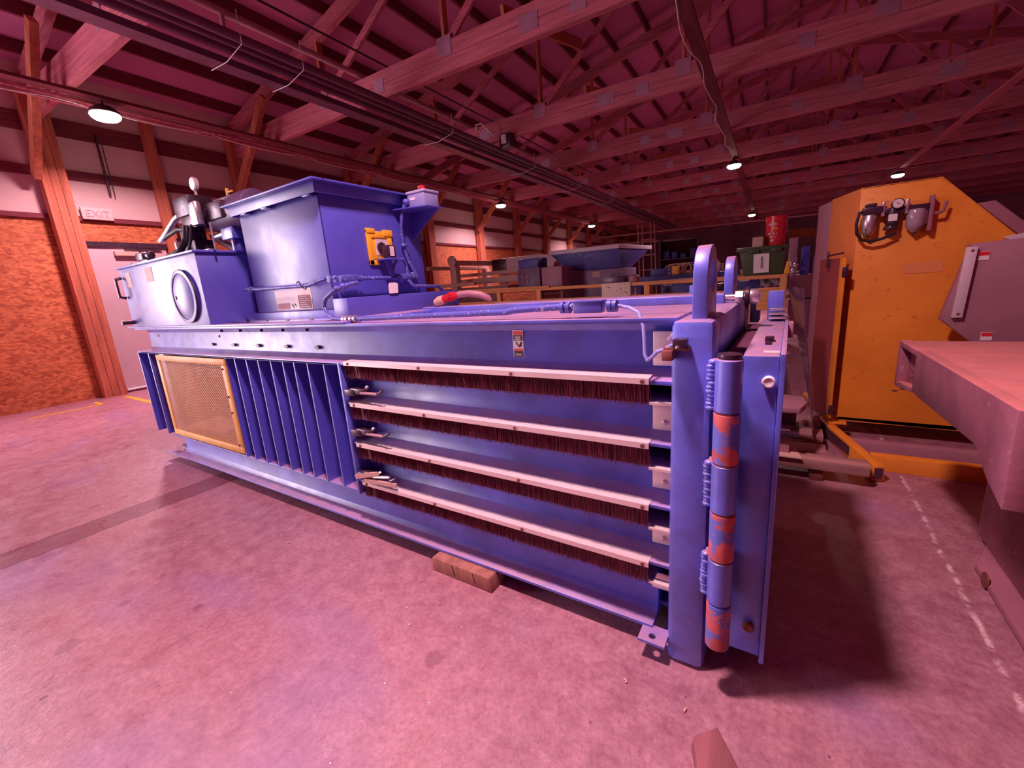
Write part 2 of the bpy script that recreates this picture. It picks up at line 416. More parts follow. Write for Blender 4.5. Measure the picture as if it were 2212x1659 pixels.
solo(MB().box(WU0+.045, WU0+.17, 3.30, 3.42, 0, 4.0), 'door_stud', WPOST, 'wooden stud on the far side of the grey wall door', 'stud', rot=True)
# lateral boards nailed under the trusses along the shed
for u, lab in ((-6.84, 'long wooden board under the trusses carrying the left row of lamps'), (-.85, 'long wooden board under the trusses carrying the middle row of lamps'), (2.96, 'long pale board under the trusses carrying the right row of lamps'),):
    solo(MB().box(u-.07, u+.07, 0 if abs(u) < 5 else 1, 27, 3.595, 3.628), 'lateral_board', WV if u < 0 else WU, lab, 'board', rot=True)
for k, v in enumerate((4.62, 7.06, 9.50, 11.94)):
    solo(MB().bar((-2.65, v+.05, 4.02), (-2.65, v+2.39, 4.6), .04, .14), 'diagonal_brace', WPOST, 'reddish diagonal board rising between the %s and %s trusses' % (names[k+2], names[k+3]), 'brace', 'diagonal braces between trusses', rot=True)
# wire drooping under the middle board
mb = MB(); pts = []
for k in range(60):
    v = 4.3 + k*.125; pts.append((-.90+.03*math.sin(k*.5)-.02*math.sin(k*.21), v, 3.56 + .015*math.sin(k*.9)))
solo(mb.tube(pts, .006, 6), 'lamp_cable', WHITE, 'white cable stapled along the middle board to the lamp', 'cable', rot=True)

# ------------------------------------------------------------------ pipes under the roof
def pipe(u, z, r, m, label, v0=.2, v1=24):
    mb = MB().tube([(u, v0, z), (u, v1, z)], r, 14)
    return solo(mb, 'ceiling_pipe', m, label, 'pipe', rot=True)
DPIPE = paint('dark_painted_pipe', (.16, .05, .10), .4, var=.2)
PPIPE = paint('pink_grey_pipe', (.52, .28, .30), .4, var=.15)
solo(MB().box(-4.66, -4.50, .3, 24, 3.36, 3.42), 'cable_tray', DPIPE, 'dark flat steel tray, lowest and leftmost of the hanging services', 'cable tray', rot=True)
pipe(-4.42, 3.45, .035, DPIPE, 'dark pipe hung next to the flat steel tray')
pipe(-4.31, 3.46, .028, DPIPE, 'middle dark pipe of the hung services')
pipe(-4.20, 3.47, .040, DPIPE, 'thick dark pipe, rightmost of the low hung services')
pipe(-4.87, 4.02, .035, PPIPE, 'pinkish sprinkler pipe running over the truss bottom chords')
pipe(-4.55, 4.10, .012, DARKM, 'thin dark conduit running over the truss bottom chords')
for v, lab in ((2.9, 'nearest'), (7.6, 'second')):
    solo(MB().cyl((-4.87, v, 3.99), (-4.87, v, 3.86), .022).cyl((-4.87, v, 3.86), (-4.87, v, 3.83), .035), 'sprinkler_head', PPIPE, '%s stub with sprinkler head under the pinkish pipe' % lab, 'sprinkler', rot=True)
for k, v in enumerate((2.6, 3.2, 5.6, 8.2, 10.6, 13.2)):
    mb = MB().tube([(-4.70, v, 3.35), (-4.42, v, 3.34), (-4.14, v, 3.40), (-4.14, v, 3.66)], .004, 6)
    solo(mb, 'pipe_hanger', GREYL, 'thin wire strap under the hung pipes, %s from the camera' % names[k], 'hanger', 'wire straps under the hung pipes', rot=True)
solo(MB().box(-7.16, -7.04, -.1, 27, 3.595, 3.63).box(-7.12, -7.08, -.1, 27, 3.56, 3.595), 'lateral_board', WU, 'long pale board with conduit running below the trusses near the left wall', 'board', rot=True)
pts = [(-6.96, .6+.2*k, 3.55 - .05*abs(math.sin(k*.42))) for k in range(46)]
solo(MB().tube(pts, .005, 6), 'sagging_cable', WHITE, 'thin white cable sagging along the board near the left wall', 'cable', rot=True)
t = bthing('junction_box', 'dark square junction box hung on the pipes mid ceiling', 'junction box', (-4.1, 7.0, 3.45))
MB().box(-4.14, -3.92, 6.9, 7.1, 3.46, 3.68).build('box_body', DARKM, t, .01)
MB().box(-4.10, -4.0, 6.89, 6.9, 3.52, 3.66).build('box_cover', WHITE, t, .004)
MB().tube([(-4.22, 6.85, 3.66), (-4.35, 6.7, 3.85), (-4.6, 6.9, 3.93), (-4.8, 7.3, 3.75)], .010, 8).build('cable', WHITE, t)
# wall socket conduit drop
solo(MB().tube([(WU0+.08, 2.75, 3.6), (WU0+.08, 2.75, 2.82)], .014).tube([(WU0+.08, 2.80, 3.5), (WU0+.08, 2.80, 2.80)], .006), 'conduit_drop', DARKM, 'thin vertical conduit on the wall above the grey door', 'conduit', rot=True)

# ------------------------------------------------------------------ high bay lamps
LL = ['nearest the left wall, above the green-brown boarded corner', 'middle of the three along the left wall', 'farthest of the three along the left wall', 'assumed over the press, out of view',
      'larger one on the long middle board', 'small, far down the middle row above the red bucket', 'behind the peak of the yellow cabinet', 'assumed over the yellow cabinet, above the picture', 'assumed, behind the camera near the assumed dock door']
LL[0] = 'brightest, at the left above the grey door'
for i, (u, v, pw) in enumerate(LAMPS):
    t = bthing('high_bay_lamp', 'round white high bay lamp, glowing, ' + LL[i], 'lamp', (u, v, 3.40), 'glowing high bay lamps')
    MB().lathe([(.135, .02), (.146, .035), (.14, .06), (.09, .10), (.06, .12), (.04, .125)], (u, v, 3.42)).build('lamp_housing', DARKM, t)
    MB().lathe([(.0005, -.026), (.06, -.022), (.11, -.010), (.135, .010), (.145, .03), (.14, .05), (.0005, .052)], (u, v, 3.40)).build('lamp_lens', LENS, t)
    MB().tube([(u, v, 3.545), (u, v, 3.592)], .012).build('lamp_hook', DARKM, t)
    area('lamp_light', B(u, v, 3.365), (0, 0, 0), .27, pw, LAMP_COL)

# ------------------------------------------------------------------ the blue horizontal press
P = thing('horizontal_baler', 'long blue horizontal baler with tall feed hopper, bristle strips and hinged end gate', 'baler', (-2.2, 1.6, 0))
def part(mb, name, m, parent=None, bev=.003, label=None):
    o = mb.build(name, m, parent or P, bev)
    if label: o['label'] = label
    return o
YF = 1.158          # plane of the flange edges
# side beams (front side in view; the far side mirrored and simple)
mb = MB()
mb.prism([(YF, .064), (YF, .076), (1.215, .080), (1.232, .10), (1.236, .225), (YF+.012, .225), (YF+.012, .236), (1.33, .236), (1.33, .064)], 'x', -3.89, -.30)
mb.box(-4.10, -3.88, YF, 1.24, .064, .074)
part(mb, 'base_beam', BLUE, bev=.002)
mb = MB().prism([(YF, .858), (YF, .870), (1.21, .876), (1.232, .895), (1.236, 1.00), (1.222, 1.022), (YF, 1.028), (YF, 1.041), (1.32, 1.041), (1.32, .858)], 'x', -4.07, -.24)
part(mb, 'top_beam', BLUE, bev=.002)
part(MB().box(-4.13, -1.69, YF, 1.24, .856, .868), 'shelf_flange', BLUE)
part(MB().box(-4.19, -1.6, YF-.004, 1.25, 1.041, 1.052), 'mounting_rail', BLUE)
part(MB().box(-4.12, -.25, 1.24, 2.06, 1.018, 1.036), 'top_plate', BLUE)
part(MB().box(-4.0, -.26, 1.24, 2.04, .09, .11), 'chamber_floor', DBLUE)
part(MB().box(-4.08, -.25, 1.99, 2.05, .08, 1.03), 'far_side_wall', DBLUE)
part(MB().box(-4.08, -4.05, 1.25, 2.0, .24, 1.02), 'end_plate', BLUEC)
part(MB().box(-4.06, -.26, 1.96, 2.08, .064, .20), 'far_base_beam', BLUE)
# ram chamber wall behind the fins
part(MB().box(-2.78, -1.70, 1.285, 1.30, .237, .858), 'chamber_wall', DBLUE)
part(MB().box(-4.05, -2.78, 1.55, 1.57, .237, .858), 'inner_wall', paint('brightened_inner_wall', (.95, .42, .30), .6, var=.3, vs=6), label='orange inner wall behind the mesh guard, coloured brighter in place of light')  # base colour raised because little light gets in behind the mesh
# small things seen through the mesh
part(MB().bar((-3.6, 1.5, .60), (-3.15, 1.5, .56), .03, .02).bar((-3.55, 1.48, .42), (-3.0, 1.48, .34), .03, .025).box(-3.25, -3.10, 1.45, 1.5, .40, .47), 'ram_linkage', GREYP)
# left end posts
part(MB().box(-4.145, -4.13, YF, 1.26, .236, .858).box(-4.13, -4.05, YF+.06, 1.26, .236, .858), 'end_post', BLUEC)
part(MB().box(-3.945, -3.93, YF, 1.26, .236, .858).box(-3.93, -3.78, YF+.04, YF+.05, .236, .858), 'end_post', BLUEC)
part(MB().box(-4.13, -3.945, YF+.085, YF+.095, .236, .858), 'end_panel', BLUEC)
# mesh guard
g = part(MB().box(-3.79, -2.775, YF-.006, YF+.006, .812, .850).box(-3.79, -2.775, YF-.006, YF+.006, .256, .298)
     .box(-3.79, -3.745, YF-.006, YF+.006, .298, .812).box(-2.82, -2.775, YF-.006, YF+.006, .298, .812), 'guard_frame', PITY, label='yellow guard frame')
mb = MB()
n = 52; x0, x1, z0, z1 = -3.745, -2.82, .298, .812; sp_ = .0235
for d in (1, -1):
    k = -40
    while k < 80:
        # diagonal wires clipped to the frame
        c = x0 + k*sp_
        pa = []
        for (za) in (z0, z1):
            pass
        s_ = .62*d
        # x = c + (z - z0)/s_
        zz0, zz1 = z0, z1
        xa, xb = c, c + (z1-z0)/s_
        lo, hi = 0.0, 1.0
        dxx = xb-xa
        for lim, sg in ((x0, 1), (x1, -1)):
            # keep sg*(x-lim) >= 0
            fa, fb = sg*(xa-lim), sg*(xb-lim)
            if fa < 0 and fb < 0: lo = 2
            elif fa < 0: lo = max(lo, fa/(fa-fb))
            elif fb < 0: hi = min(hi, fa/(fa-fb))
        if lo < hi:
            mb.bar((xa+dxx*lo, YF, z0+(z1-z0)*lo), (xa+dxx*hi, YF, z0+(z1-z0)*hi), .003, .0035 if d > 0 else .002)
        k += 1
mb.build('expanded_mesh', MESH, g, smooth=False)
for zz in (.79, .62, .52, .31):
    MB().ball((-2.80, YF-.008, zz), .007, 1).build('guard_screw', DARKM, g)
# nine upright fins
for k, x in enumerate((-2.657, -2.526, -2.400, -2.272, -2.157, -2.057, -1.942, -1.811)):
    part(MB().box(x-.004, x+.004, YF+.004, 1.285, .237, .857), 'stiffener_fin', BLUEC, bev=0)
part(MB().box(-2.77, -2.762, YF+.004, 1.285, .237, .857), 'stiffener_fin', BLUEC, bev=0)
part(MB().box(-1.695, -1.680, YF-.004, 1.29, .225, .870), 'divider_post', BLUE)
# side channels between the strapping slots
LIP = (.810, .615, .423); ALZ = (.688, .495, .303)
for l, a in zip(LIP, ALZ):
    mb = MB().prism([(YF+.02, l-.010), (YF+.02, l), (1.30, l), (1.30, a-.012), (YF+.004, a-.012), (YF+.004, a-.002), (1.195, a+.004), (1.225, a+.022), (1.236, a+.05), (1.236, l-.03), (1.225, l-.014)], 'x', -1.68, -.24)
    part(mb, 'side_channel', BLUE, bev=.001)
    part(MB().box(-.312, -.24, YF-.004, YF+.02, l-.008, l-.001), 'slot_lip', ALU, bev=0)
part(MB().box(-.312, -.24, YF-.002, YF+.02, .229, .236), 'slot_lip', ALU, bev=0)
# near-black sheet standing in for the chamber's shade, seen through the slots
part(MB().box(-1.68, -.26, 1.62, 1.64, .12, 1.0), 'chamber_shade_sheet', MAGH)
# aluminium strips with bristles
SX = [(-1.614, -1.185, -.761, -.329)]*4
for a in (.877, .688, .495, .303):
    s = part(MB().prism([(YF-.008, a-.017), (YF-.008, a), (YF+.034, a+.003), (YF+.034, a), (YF-.004, a-.003), (YF-.004, a-.017)], 'x', -1.643, -.311), 'brush_strip', ALU, bev=0)
    for x in SX[0]:
        MB().lathe([(.006, 0), (.006, -.002), (.002, -.003)], (x, YF-.009, a-.009), 'y', 10).build('strip_screw', DRUST, s)
    mb = MB(); x = -1.640; base = a-.012
    while x < -.312:
        tilt = random.gauss(0, .0035); ln = .065 + random.uniform(-.006, .004)
        if random.random() < .03: tilt *= 5
        if abs(x+1.58) < .012: x += .012
        yy = YF-.003+random.uniform(0, .007); wd = random.uniform(.0009, .0017)
        p = Vector((x, yy, base)); q = Vector((x+tilt, yy+random.uniform(-.004, .004), base-ln))
        mb.poly([p+Vector((-wd, 0, 0)), p+Vector((wd, 0, 0)), q+Vector((wd*.5, 0, 0)), q+Vector((-wd*.5, 0, 0))])
        mb.poly([p+Vector((0, -wd, 0)), p+Vector((0, wd, 0)), q+Vector((0, wd*.5, 0)), q+Vector((0, -wd*.5, 0))])
        x += random.uniform(.0010, .0022)
    b = mb.build('bristles', BRIS, s, smooth=False); b['kind'] = 'stuff'
    MB().box(-1.638, -.316, YF+.006, YF+.009, a-.074, a-.012).build('bristle_backing', BRIS, s, smooth=False)
# aluminium cover plates beside the post
for z0, z1 in ((.900, .998), (.708, .800), (.521, .608), (.332, .415), (.168, .226)):
    pl_ = part(MB().box(-.318, -.245, 1.220, 1.226, z0, z1), 'cover_plate', ALU, bev=.002)
    MB().lathe([(.007, 0), (.007, -.003), (.002, -.005)], (-.283, 1.219, z0+(z1-z0)*.28), 'y', 10).build('plate_screw', STEEL, pl_)
# wire knotter toggles
for k, z in enumerate((.735, .545, .335)):
    t_ = part(MB().box(-1.665, -1.60, YF-.012, YF+.05, z-.014, z+.016).box(-1.63, -1.53, YF-.006, YF+.03, z-.006, z+.022), 'toggle_clamp', DARKM, bev=.006)
    MB().tube([(-1.56, YF-.002, z+.004), (-1.45, YF-.002, z+.006+.018*(k == 2))], .007, 8).build('toggle_handle', STEEL if k == 2 else GREYP, t_)
    MB().tube([(-1.452, YF-.002, z+.010), (-1.43, YF-.010, z+.014), (-1.41, YF-.004, z+.026)], .006, 8).build('toggle_hook', DARKM, t_)
    MB().ball((-1.515, YF, z+.032), .009, 1).build('toggle_bolt', STEEL, t_)
    if k == 2:
        MB().bar((-1.68, YF-.01, z-.012), (-1.52, YF-.01, z+.03), .012, .02).bar((-1.62, YF-.01, z-.02), (-1.40, YF-.012, z-.002), .010, .018).build('loose_lever', TANP, t_)
# slotted tabs along the upper web and bolt holes
for x in (-3.143, -2.866, -2.587, -2.301, -2.032):
    part(MB().prism([(x*1.0-.018+.10, .921), (x+.10, .915), (x+.118, .921), (x+.118, .929), (x+.10, .934), (x+.082, .929)], 'y', 1.219, 1.240), 'hook_slot', DARKM, bev=0)
for x in (-2.894, -2.671, -2.443, -2.235, -2.021):
    part(MB().lathe([(.009, -.012), (.009, .0), (.004, .001)], (x+.06, 1.205, 1.018), 'z', 10), 'bolt_end', DARKM, bev=0)
for x in (-3.9, -2.95):
    part(MB().lathe([(.008, 0), (.008, -.003), (.003, -.004)], (x, 1.234, .975), 'y', 10), 'web_bolt', DARKM, bev=0)
# safety decal on the upper beam
dc = part(MB().box(-.797, -.755, 1.2325, 1.2345, .905, 1.002), 'safety_decal', WHITE, bev=0, label='orange, black and white cutting hazard decal')
for z0, z1, m_ in ((.986, .998, ORNG), (.966, .985, BLACKP), (.931, .938, ORNG), (.909, .930, BLACKP)):
    MB().box(-.794, -.758, 1.2315, 1.2328, z0, z1).build('decal_band', m_, dc, smooth=False)
MB().prism([(-.788, .962), (-.784, .962), (-.772, .947), (-.770, .955), (-.765, .962), (-.760, .962), (-.763, .950), (-.764, .945), (-.768, .944), (-.774, .943)], 'y', 1.2315, 1.2328).build('decal_hand_pictogram', BLACKP, dc, smooth=False)
for z, w_ in ((.981, .013), (.977, .010), (.972, .013), (.9685, .011), (.920, .013), (.9155, .012)):
    MB().box(-.776-w_, -.776+w_, 1.2310, 1.2318, z-.0010, z+.0010).build('decal_print', PAPER, dc, smooth=False)

# corner post, end frame, base tab
part(MB().box(-.250, -.148, 1.128, 1.235, .004, 1.036), 'corner_post', BLUE, bev=.018)
part(MB().box(-.249, -.149, 1.14, 2.07, .900, 1.0355), 'end_header', BLUE, bev=.016)
part(MB().box(-.250, -.148, 1.96, 2.07, .004, .95), 'corner_post', BLUE, bev=.018)
part(MB().box(-.25, -.15, 1.2, 2.0, .06, .14), 'end_sill', BLUE, bev=.01)
part(MB().prism([(-.262, .055), (-.262, .125), (-.178, .125), (-.178, .055)], 'y', 1.24, 1.30), 'foot_bracket', BLUE)
bm_ = MB()   # tab with a bolt hole
ring = []
cx, cyy = -.292, 1.125
outer = [(-.330, 1.098), (-.330, 1.17), (-.25, 1.17), (-.25, 1.098)]
hole = [(cx+.011*math.cos(2*PI*k/12), cyy+.011*math.sin(2*PI*k/12)) for k in range(12)]
for z in (.060, .068):
    vo = [bm_.bm.verts.new((x, y, z)) for x, y in outer]; vh = [bm_.bm.verts.new((x, y, z)) for x, y in hole]
    ring.append((vo, vh))
    q = [vh[k] for k in range(12)]
    # four fans joining the outline to the hole
    for c, (a, b_) in enumerate(((6, 9), (3, 6), (0, 3), (9, 12))):
        idx = list(range(a, b_+1)); o_ = vo[(0, 1, 2, 3)[c]]
        for i in range(len(idx)-1): bm_.bm.faces.new((o_, vh[idx[i] % 12], vh[idx[i+1] % 12]))
    for (o1, o2, h) in ((0, 1, 6), (1, 2, 3), (2, 3, 0), (3, 0, 9)): bm_.bm.faces.new((vo[o1], vo[o2], vh[h]))
for k in range(4): bm_.bm.faces.new((ring[0][0][k], ring[0][0][(k+1) % 4], ring[1][0][(k+1) % 4], ring[1][0][k]))
for k in range(12): bm_.bm.faces.new((ring[0][1][k], ring[0][1][(k+1) % 12], ring[1][1][(k+1) % 12], ring[1][1][k]))
part(bm_, 'anchor_tab', BLUE, bev=0)
# lifting eyes
def lug(y0, y1, x0, x1, z0, zt):
    mb = MB(); yc = (y0+y1)/2; r = (y1-y0)/2; zc = zt-r; ri = r*.50; n = 24; A = []
    for x in (x0, x1):
        out = [(x, y0, z0)] + [(x, yc-r*math.cos(PI*k/n), zc+r*math.sin(PI*k/n)) for k in range(n+1)] + [(x, y1, z0)]
        inn = [(x, yc-ri*math.cos(2*PI*k/n), zc+ri*math.sin(2*PI*k/n)) for k in range(n)]
        A.append(([mb.bm.verts.new(p) for p in out], [mb.bm.verts.new(p) for p in inn]))
    for o, i in A:
        for k in range(n//2):   # upper half of the eye
            mb.bm.faces.new((o[1+2*k], o[2+2*k], i[k+0])); mb.bm.faces.new((o[2+2*k], i[k+1], i[k])); mb.bm.faces.new((o[2+2*k], o[3+2*k], i[k+1]))
        h = n//2
        lower = [i[(h+k) % n] for k in range(h+1)]
        mb.bm.faces.new([o[0], o[1]] + lower[::-1] + [o[n+1], o[n+2]])
    (o1, i1), (o2, i2) = A
    m_ = len(o1)
    for k in range(m_): mb.bm.faces.new((o1[k], o1[(k+1) % m_], o2[(k+1) % m_], o2[k]))
    for k in range(n): mb.bm.faces.new((i1[k], i1[(k+1) % n], i2[(k+1) % n], i2[k]))
    return mb
part(lug(1.165, 1.325, -.207, -.172, 1.03, 1.218), 'lifting_eye', BLUE, bev=.003)
part(lug(1.84, 1.985, -.215, -.183, 1.03, 1.202), 'lifting_eye', BLUE, bev=.003)
part(MB().ball((-.19, 1.24, 1.036), .03, 2, (1.2, 2.4, .35)), 'eye_weld', BLUE, bev=0)

# hinge: knuckles alternately on the post and on the gate, with weld beads
HZ = (.950, .818, .686, .553, .418, .286, .146); hx, hy = -.110, 1.098
for k in range(6):
    m_ = BLUE if k % 2 == 0 else RUST
    part(MB().lathe([(.026, HZ[k+1]+.001), (.0302, HZ[k+1]+.004), (.0302, HZ[k]-.004), (.026, HZ[k]-.001)], (hx, hy, 0), 'z', 28), 'hinge_knuckle', m_, bev=0,
         label=None if k % 2 == 0 else 'knuckle with worn red primer')
part(MB().lathe([(.024, .945), (.027, .953), (.026, .960), (.004, .964)], (hx, hy, 0), 'z', 24), 'hinge_pin', DARKM, bev=0)
for z0, z1 in ((.822, .942), (.560, .682), (.296, .416)):
    mb = MB(); z = z0
    while z < z1:
        mb.ball((-.148+random.uniform(-.002, .002), 1.112+random.uniform(-.001, .002), z), random.uniform(.012, .014), 2, (1, 1, .55)); z += .0105
    part(mb, 'weld_bead', BLUE, bev=0)
    part(MB().box(-.15, -.115, 1.11, 1.14, z0, z1), 'hinge_leaf', BLUE, bev=0)

# gate
G = part(MB().box(-.088, -.010, 1.163, 2.06, .095, .945), 'end_gate', BLUE, bev=.004)
MB().box(-.010, .002, 1.150, 2.09, .085, .952).build('gate_face_plate', BLUE, G, .002)
for x, z in ((-.030, .884), (-.040, .186)):
    MB().lathe([(.014, .0), (.015, -.010), (.011, -.014), (.006, -.012)], (x, 1.163, z), 'y', 18).build('gate_bolt', WHITE if z > .5 else DRUST, G)
MB().box(-.052, -.030, 1.39, 1.43, .945, .958).box(-.050, -.034, 1.34, 1.39, .945, .950).build('gate_latch_block', DARKM, G, .002)
MB().box(-.046, -.012, 1.185, 1.215, .945, .950).box(-.046, -.012, 1.215, 1.222, .9455, .9465).build('gate_top_slot', GREYL, G, 0)
MB().box(-.072, -.018, 1.98, 2.0, .945, 1.06).build('gate_ear', BLUE, G, .004)
for q in (0, 1, 2): MB().box(-.066, -.006, 1.93, 1.97, .955+.016*q, .963+.016*q).build('gate_shim', STEEL, G, .001)
MB().box(.002, .018, 1.80, 1.86, .90, .955).build('gate_stop', GREYP, G, .004)
part(MB().box(-.135, -.09, 1.25, 2.0, .15, .93), 'gate_shade_block', MAGH, bev=0)  # near-black block paints the shade between header and gate
# limit switch by the post
sw = part(MB().box(-.262, -.236, 1.085, 1.130, .940, .966).box(-.262, -.200, 1.098, 1.128, .964, .972), 'switch_bracket', DRUST, bev=.002)
MB().box(-.238, -.206, 1.09, 1.125, .972, .994).build('limit_switch', DARKM, sw, .003)
MB().lathe([(.009, 0), (.009, .006), (.004, .008)], (-.225, 1.098, .972), 'z', 12).build('bracket_bolt', STEEL, sw)
MB().tube([(-.262, 1.16, .985), (-.25, 1.15, .997), (-.235, 1.14, .988)], .006, 8).build('wing_nut', STEEL, sw)

# ------------------------------------------------------------------ power pack: tank, pump, motor
T = part(MB().box(-4.085, -2.85, 1.162, 1.95, 1.052, 1.462), 'oil_tank', BLUEC, bev=.003)
MB().box(-4.105, -2.83, 1.145, 1.965, 1.462, 1.474).build('tank_lid', BLUEC, T, .002)
MB().lathe([(.150, 0), (.156, -.006), (.156, -.018), (.138, -.022), (.132, -.016), (.10, -.030), (.05, -.040), (.003, -.043)], (-3.075, 1.162, 1.225), 'y', 44).build('inspection_cover', BLUEC, T)
MB().lathe([(.139, -.017), (.158, -.019), (.160, -.012), (.150, -.001)], (-3.075, 1.162, 1.225), 'y', 44).build('cover_gasket', DARK, T)
MB().lathe([(.010, -.032), (.010, -.046), (.003, -.047)], (-3.12, 1.162, 1.222), 'y', 12).build('cover_bolt', DARKM, T)
MB().tube([(-4.055, 1.155, 1.40), (-4.055, 1.12, 1.39), (-4.055, 1.12, 1.27), (-4.055, 1.155, 1.26)], .011, 8).build('sight_gauge', DARKM, T)
MB().cyl((-4.05, 1.162, 1.085), (-4.05, 1.10, 1.085), .014, 12).cyl((-4.05, 1.10, 1.085), (-4.05, 1.09, 1.085), .018, 8).build('drain_valve', DARKM, T)
for x0, x1, z0, z1 in ((-3.98, -3.90, 1.33, 1.43), (-3.62, -3.50, 1.345, 1.435)):
    MB().box(x0, x1, 1.1605, 1.162, z0, z1).build('tank_sticker', paint('peeling_sticker', (.90, .62, .52), .6, var=.12, vs=30), T, smooth=False)
# breather and filler on the lid
MB().box(-3.98, -3.86, 1.20, 1.26, 1.474, 1.494).build('lid_cap', DARKM, T, .004)
MB().box(-3.84, -3.72, 1.2, 1.27, 1.500, 1.55).cyl((-3.72, 1.235, 1.525), (-3.66, 1.235, 1.525), .025, 14).build('filter_head', DARKM, T, .008)
MB().box(-3.80, -3.70, 1.21, 1.26, 1.474, 1.50).build('filter_base', STEEL, T, .004)
V = part(MB().box(-3.46, -3.24, 1.35, 1.50, 1.74, 1.86).box(-3.42, -3.20, 1.36, 1.50, 1.66, 1.74).box(-3.50, -3.44, 1.37, 1.48, 1.76, 1.84), 'valve_block', DARKM, bev=.008)
MB().box(-3.22, -3.12, 1.33, 1.37, 1.66, 1.80).build('coil_cover', STEEL, V, .012)
MB().box(-3.54, -3.38, 1.38, 1.48, 1.60, 1.70).cyl((-3.60, 1.43, 1.66), (-3.50, 1.43, 1.66), .025).build('pilot_valve', DARKM, V, .01)
MB().box(-3.56, -3.34, 1.38, 1.50, 1.474, 1.60).build('manifold', DARKM, V, .01)
MB().tube([(-3.50, 1.34, 1.59), (-3.47, 1.33, 1.55), (-3.50, 1.33, 1.50)], .016, 8).build('elbow_fitting', STEEL, V)
MB().lathe([(.004, .012), (.040, .012), (.042, -.006), (.036, -.012), (.003, -.012)], (-3.27, 1.42, 1.93), 'y', 24).cyl((-3.27, 1.42, 1.86), (-3.27, 1.42, 1.90), .008, 8).build('pressure_gauge', GAUGE, V)
MB().tube([(-3.47, 1.42, 1.80), (-3.60, 1.40, 1.76), (-3.80, 1.38, 1.66), (-3.86, 1.38, 1.645)], .020, 10).build('hydraulic_hose', STEEL, V)
MB().tube([(-3.86, 1.38, 1.645), (-3.75, 1.38, 1.66), (-3.55, 1.38, 1.685), (-3.42, 1.39, 1.67)], .014, 10).build('hydraulic_hose', DARK, V)
MB().tube([(-3.36, 1.36, 1.68), (-3.35, 1.34, 1.60), (-3.40, 1.31, 1.53), (-3.52, 1.28, 1.495), (-3.60, 1.28, 1.478)], .020, 10).build('hydraulic_hose', DARK, V)
MB().tube([(-3.28, 1.36, 1.68), (-3.30, 1.34, 1.58), (-3.36, 1.33, 1.50), (-3.38, 1.33, 1.474)], .010, 8).build('hydraulic_hose', DARK, V)
MB().tube([(-3.54, 1.36, 1.62), (-3.46, 1.34, 1.53), (-3.40, 1.32, 1.48)], .009, 8).build('hydraulic_hose', DARK, V)
MO = part(MB().cyl((-3.18, 1.50, 1.72), (-2.72, 1.50, 1.72), .105, 28), 'pump_motor', paint('motor_paint', (.13, .06, .15), .45, var=.25), bev=.012)
MB().box(-3.10, -2.92, 1.38, 1.42, 1.68, 1.78).build('terminal_box', DARKM, MO, .006)
MB().box(-3.06, -2.92, 1.42, 1.55, 1.56, 1.63).cyl((-2.99, 1.48, 1.474), (-2.99, 1.48, 1.57), .038, 16).build('motor_mount', BLUEC, MO, .005)
MB().cyl((-3.18, 1.44, 1.595), (-3.05, 1.44, 1.60), .018, 10).build('coupling', STEEL, MO)
MB().cyl((-3.28, 1.42, 1.474), (-3.28, 1.42, 1.53), .022, 12).build('suction_stub', BLUEC, MO)
MB().tube([(-3.34, 1.50, 1.62), (-3.20, 1.50, 1.56), (-3.05, 1.50, 1.50)], .022, 10).build('return_pipe', GREYP, MO)
MB().box(-3.02, -3.005, 1.48, 1.495, 1.82, 1.87).bar((-3.01, 1.488, 1.845), (-2.95, 1.488, 1.845), .01, .01).build('yellow_lever', YEL, MO, .002)
MB().cyl((-2.79, 1.25, 1.474), (-2.79, 1.25, 1.62), .006, 8).build('dipstick', STEEL, T)
MB().box(-2.93, -2.88, 1.25, 1.30, 1.474, 1.488).build('lid_cap', STEEL, T, .003)

# ------------------------------------------------------------------ feed hopper
HX0, HX1, HY0, HY1, HZ0, HZ1 = -2.665, -1.92, 1.352, 2.02, 1.10, 1.64
mb = MB()
for (x0, x1, y0, y1) in ((HX0, HX1, HY0, HY0+.006), (HX0, HX1, HY1-.006, HY1), (HX0, HX0+.006, HY0, HY1), (HX1-.006, HX1, HY0, HY1)): mb.box(x0, x1, y0, y1, HZ0, HZ1+.03)
Hh = part(mb, 'feed_hopper', BLUEC, bev=.002)
mb = MB()
for (x0, x1, y0, y1) in ((HX0-.030, HX1+.030, HY0-.034, HY0-.028), (HX0-.030, HX1+.030, HY1+.028, HY1+.034), (HX0-.032, HX0-.026, HY0-.03, HY1+.03), (HX1+.026, HX1+.032, HY0-.03, HY1+.03)): mb.box(x0, x1, y0, y1, 1.640, 1.690)
mb.build('rim_skirt', BLUEC, Hh, .001)
mb = MB(); e = .062
for (x0, x1, y0, y1) in ((HX0-e, HX1+e, HY0-e, HY0+.006), (HX0-e, HX1+e, HY1-.006, HY1+e), (HX0-e, HX0+.006, HY0, HY1), (HX1-.006, HX1+e, HY0, HY1)): mb.box(x0, x1, y0, y1, 1.690, 1.698)
mb.build('rim_flange', BLUEC, Hh, .001)
for x in (-2.56, -2.35, -1.97):
    MB().box(x-.03, x+.03, HY0-.030, HY0-.002, 1.634, 1.642).build('rim_clip', BLUEC, Hh, .002)
MB().box(HX0-.05, HX1-.0, HY0-.006, HY1, 1.040, 1.098).build('hopper_plinth', BLUE, Hh, .004)
MB().box(-2.9, -1.62, HY0-.05, HY1, 1.041, 1.056).build('hopper_skid', BLUE, Hh, .003)
for x in (-2.7, -2.5, -2.28, -2.06): MB().box(x-.015, x+.015, HY0-.052, HY0-.046, 1.052, 1.060).build('skid_bolt', DARKM, Hh)
MB().box(-1.915, -1.80, 1.338, 2.18, 1.052, 1.150).build('duct_cover', BLUEC, Hh, .004)
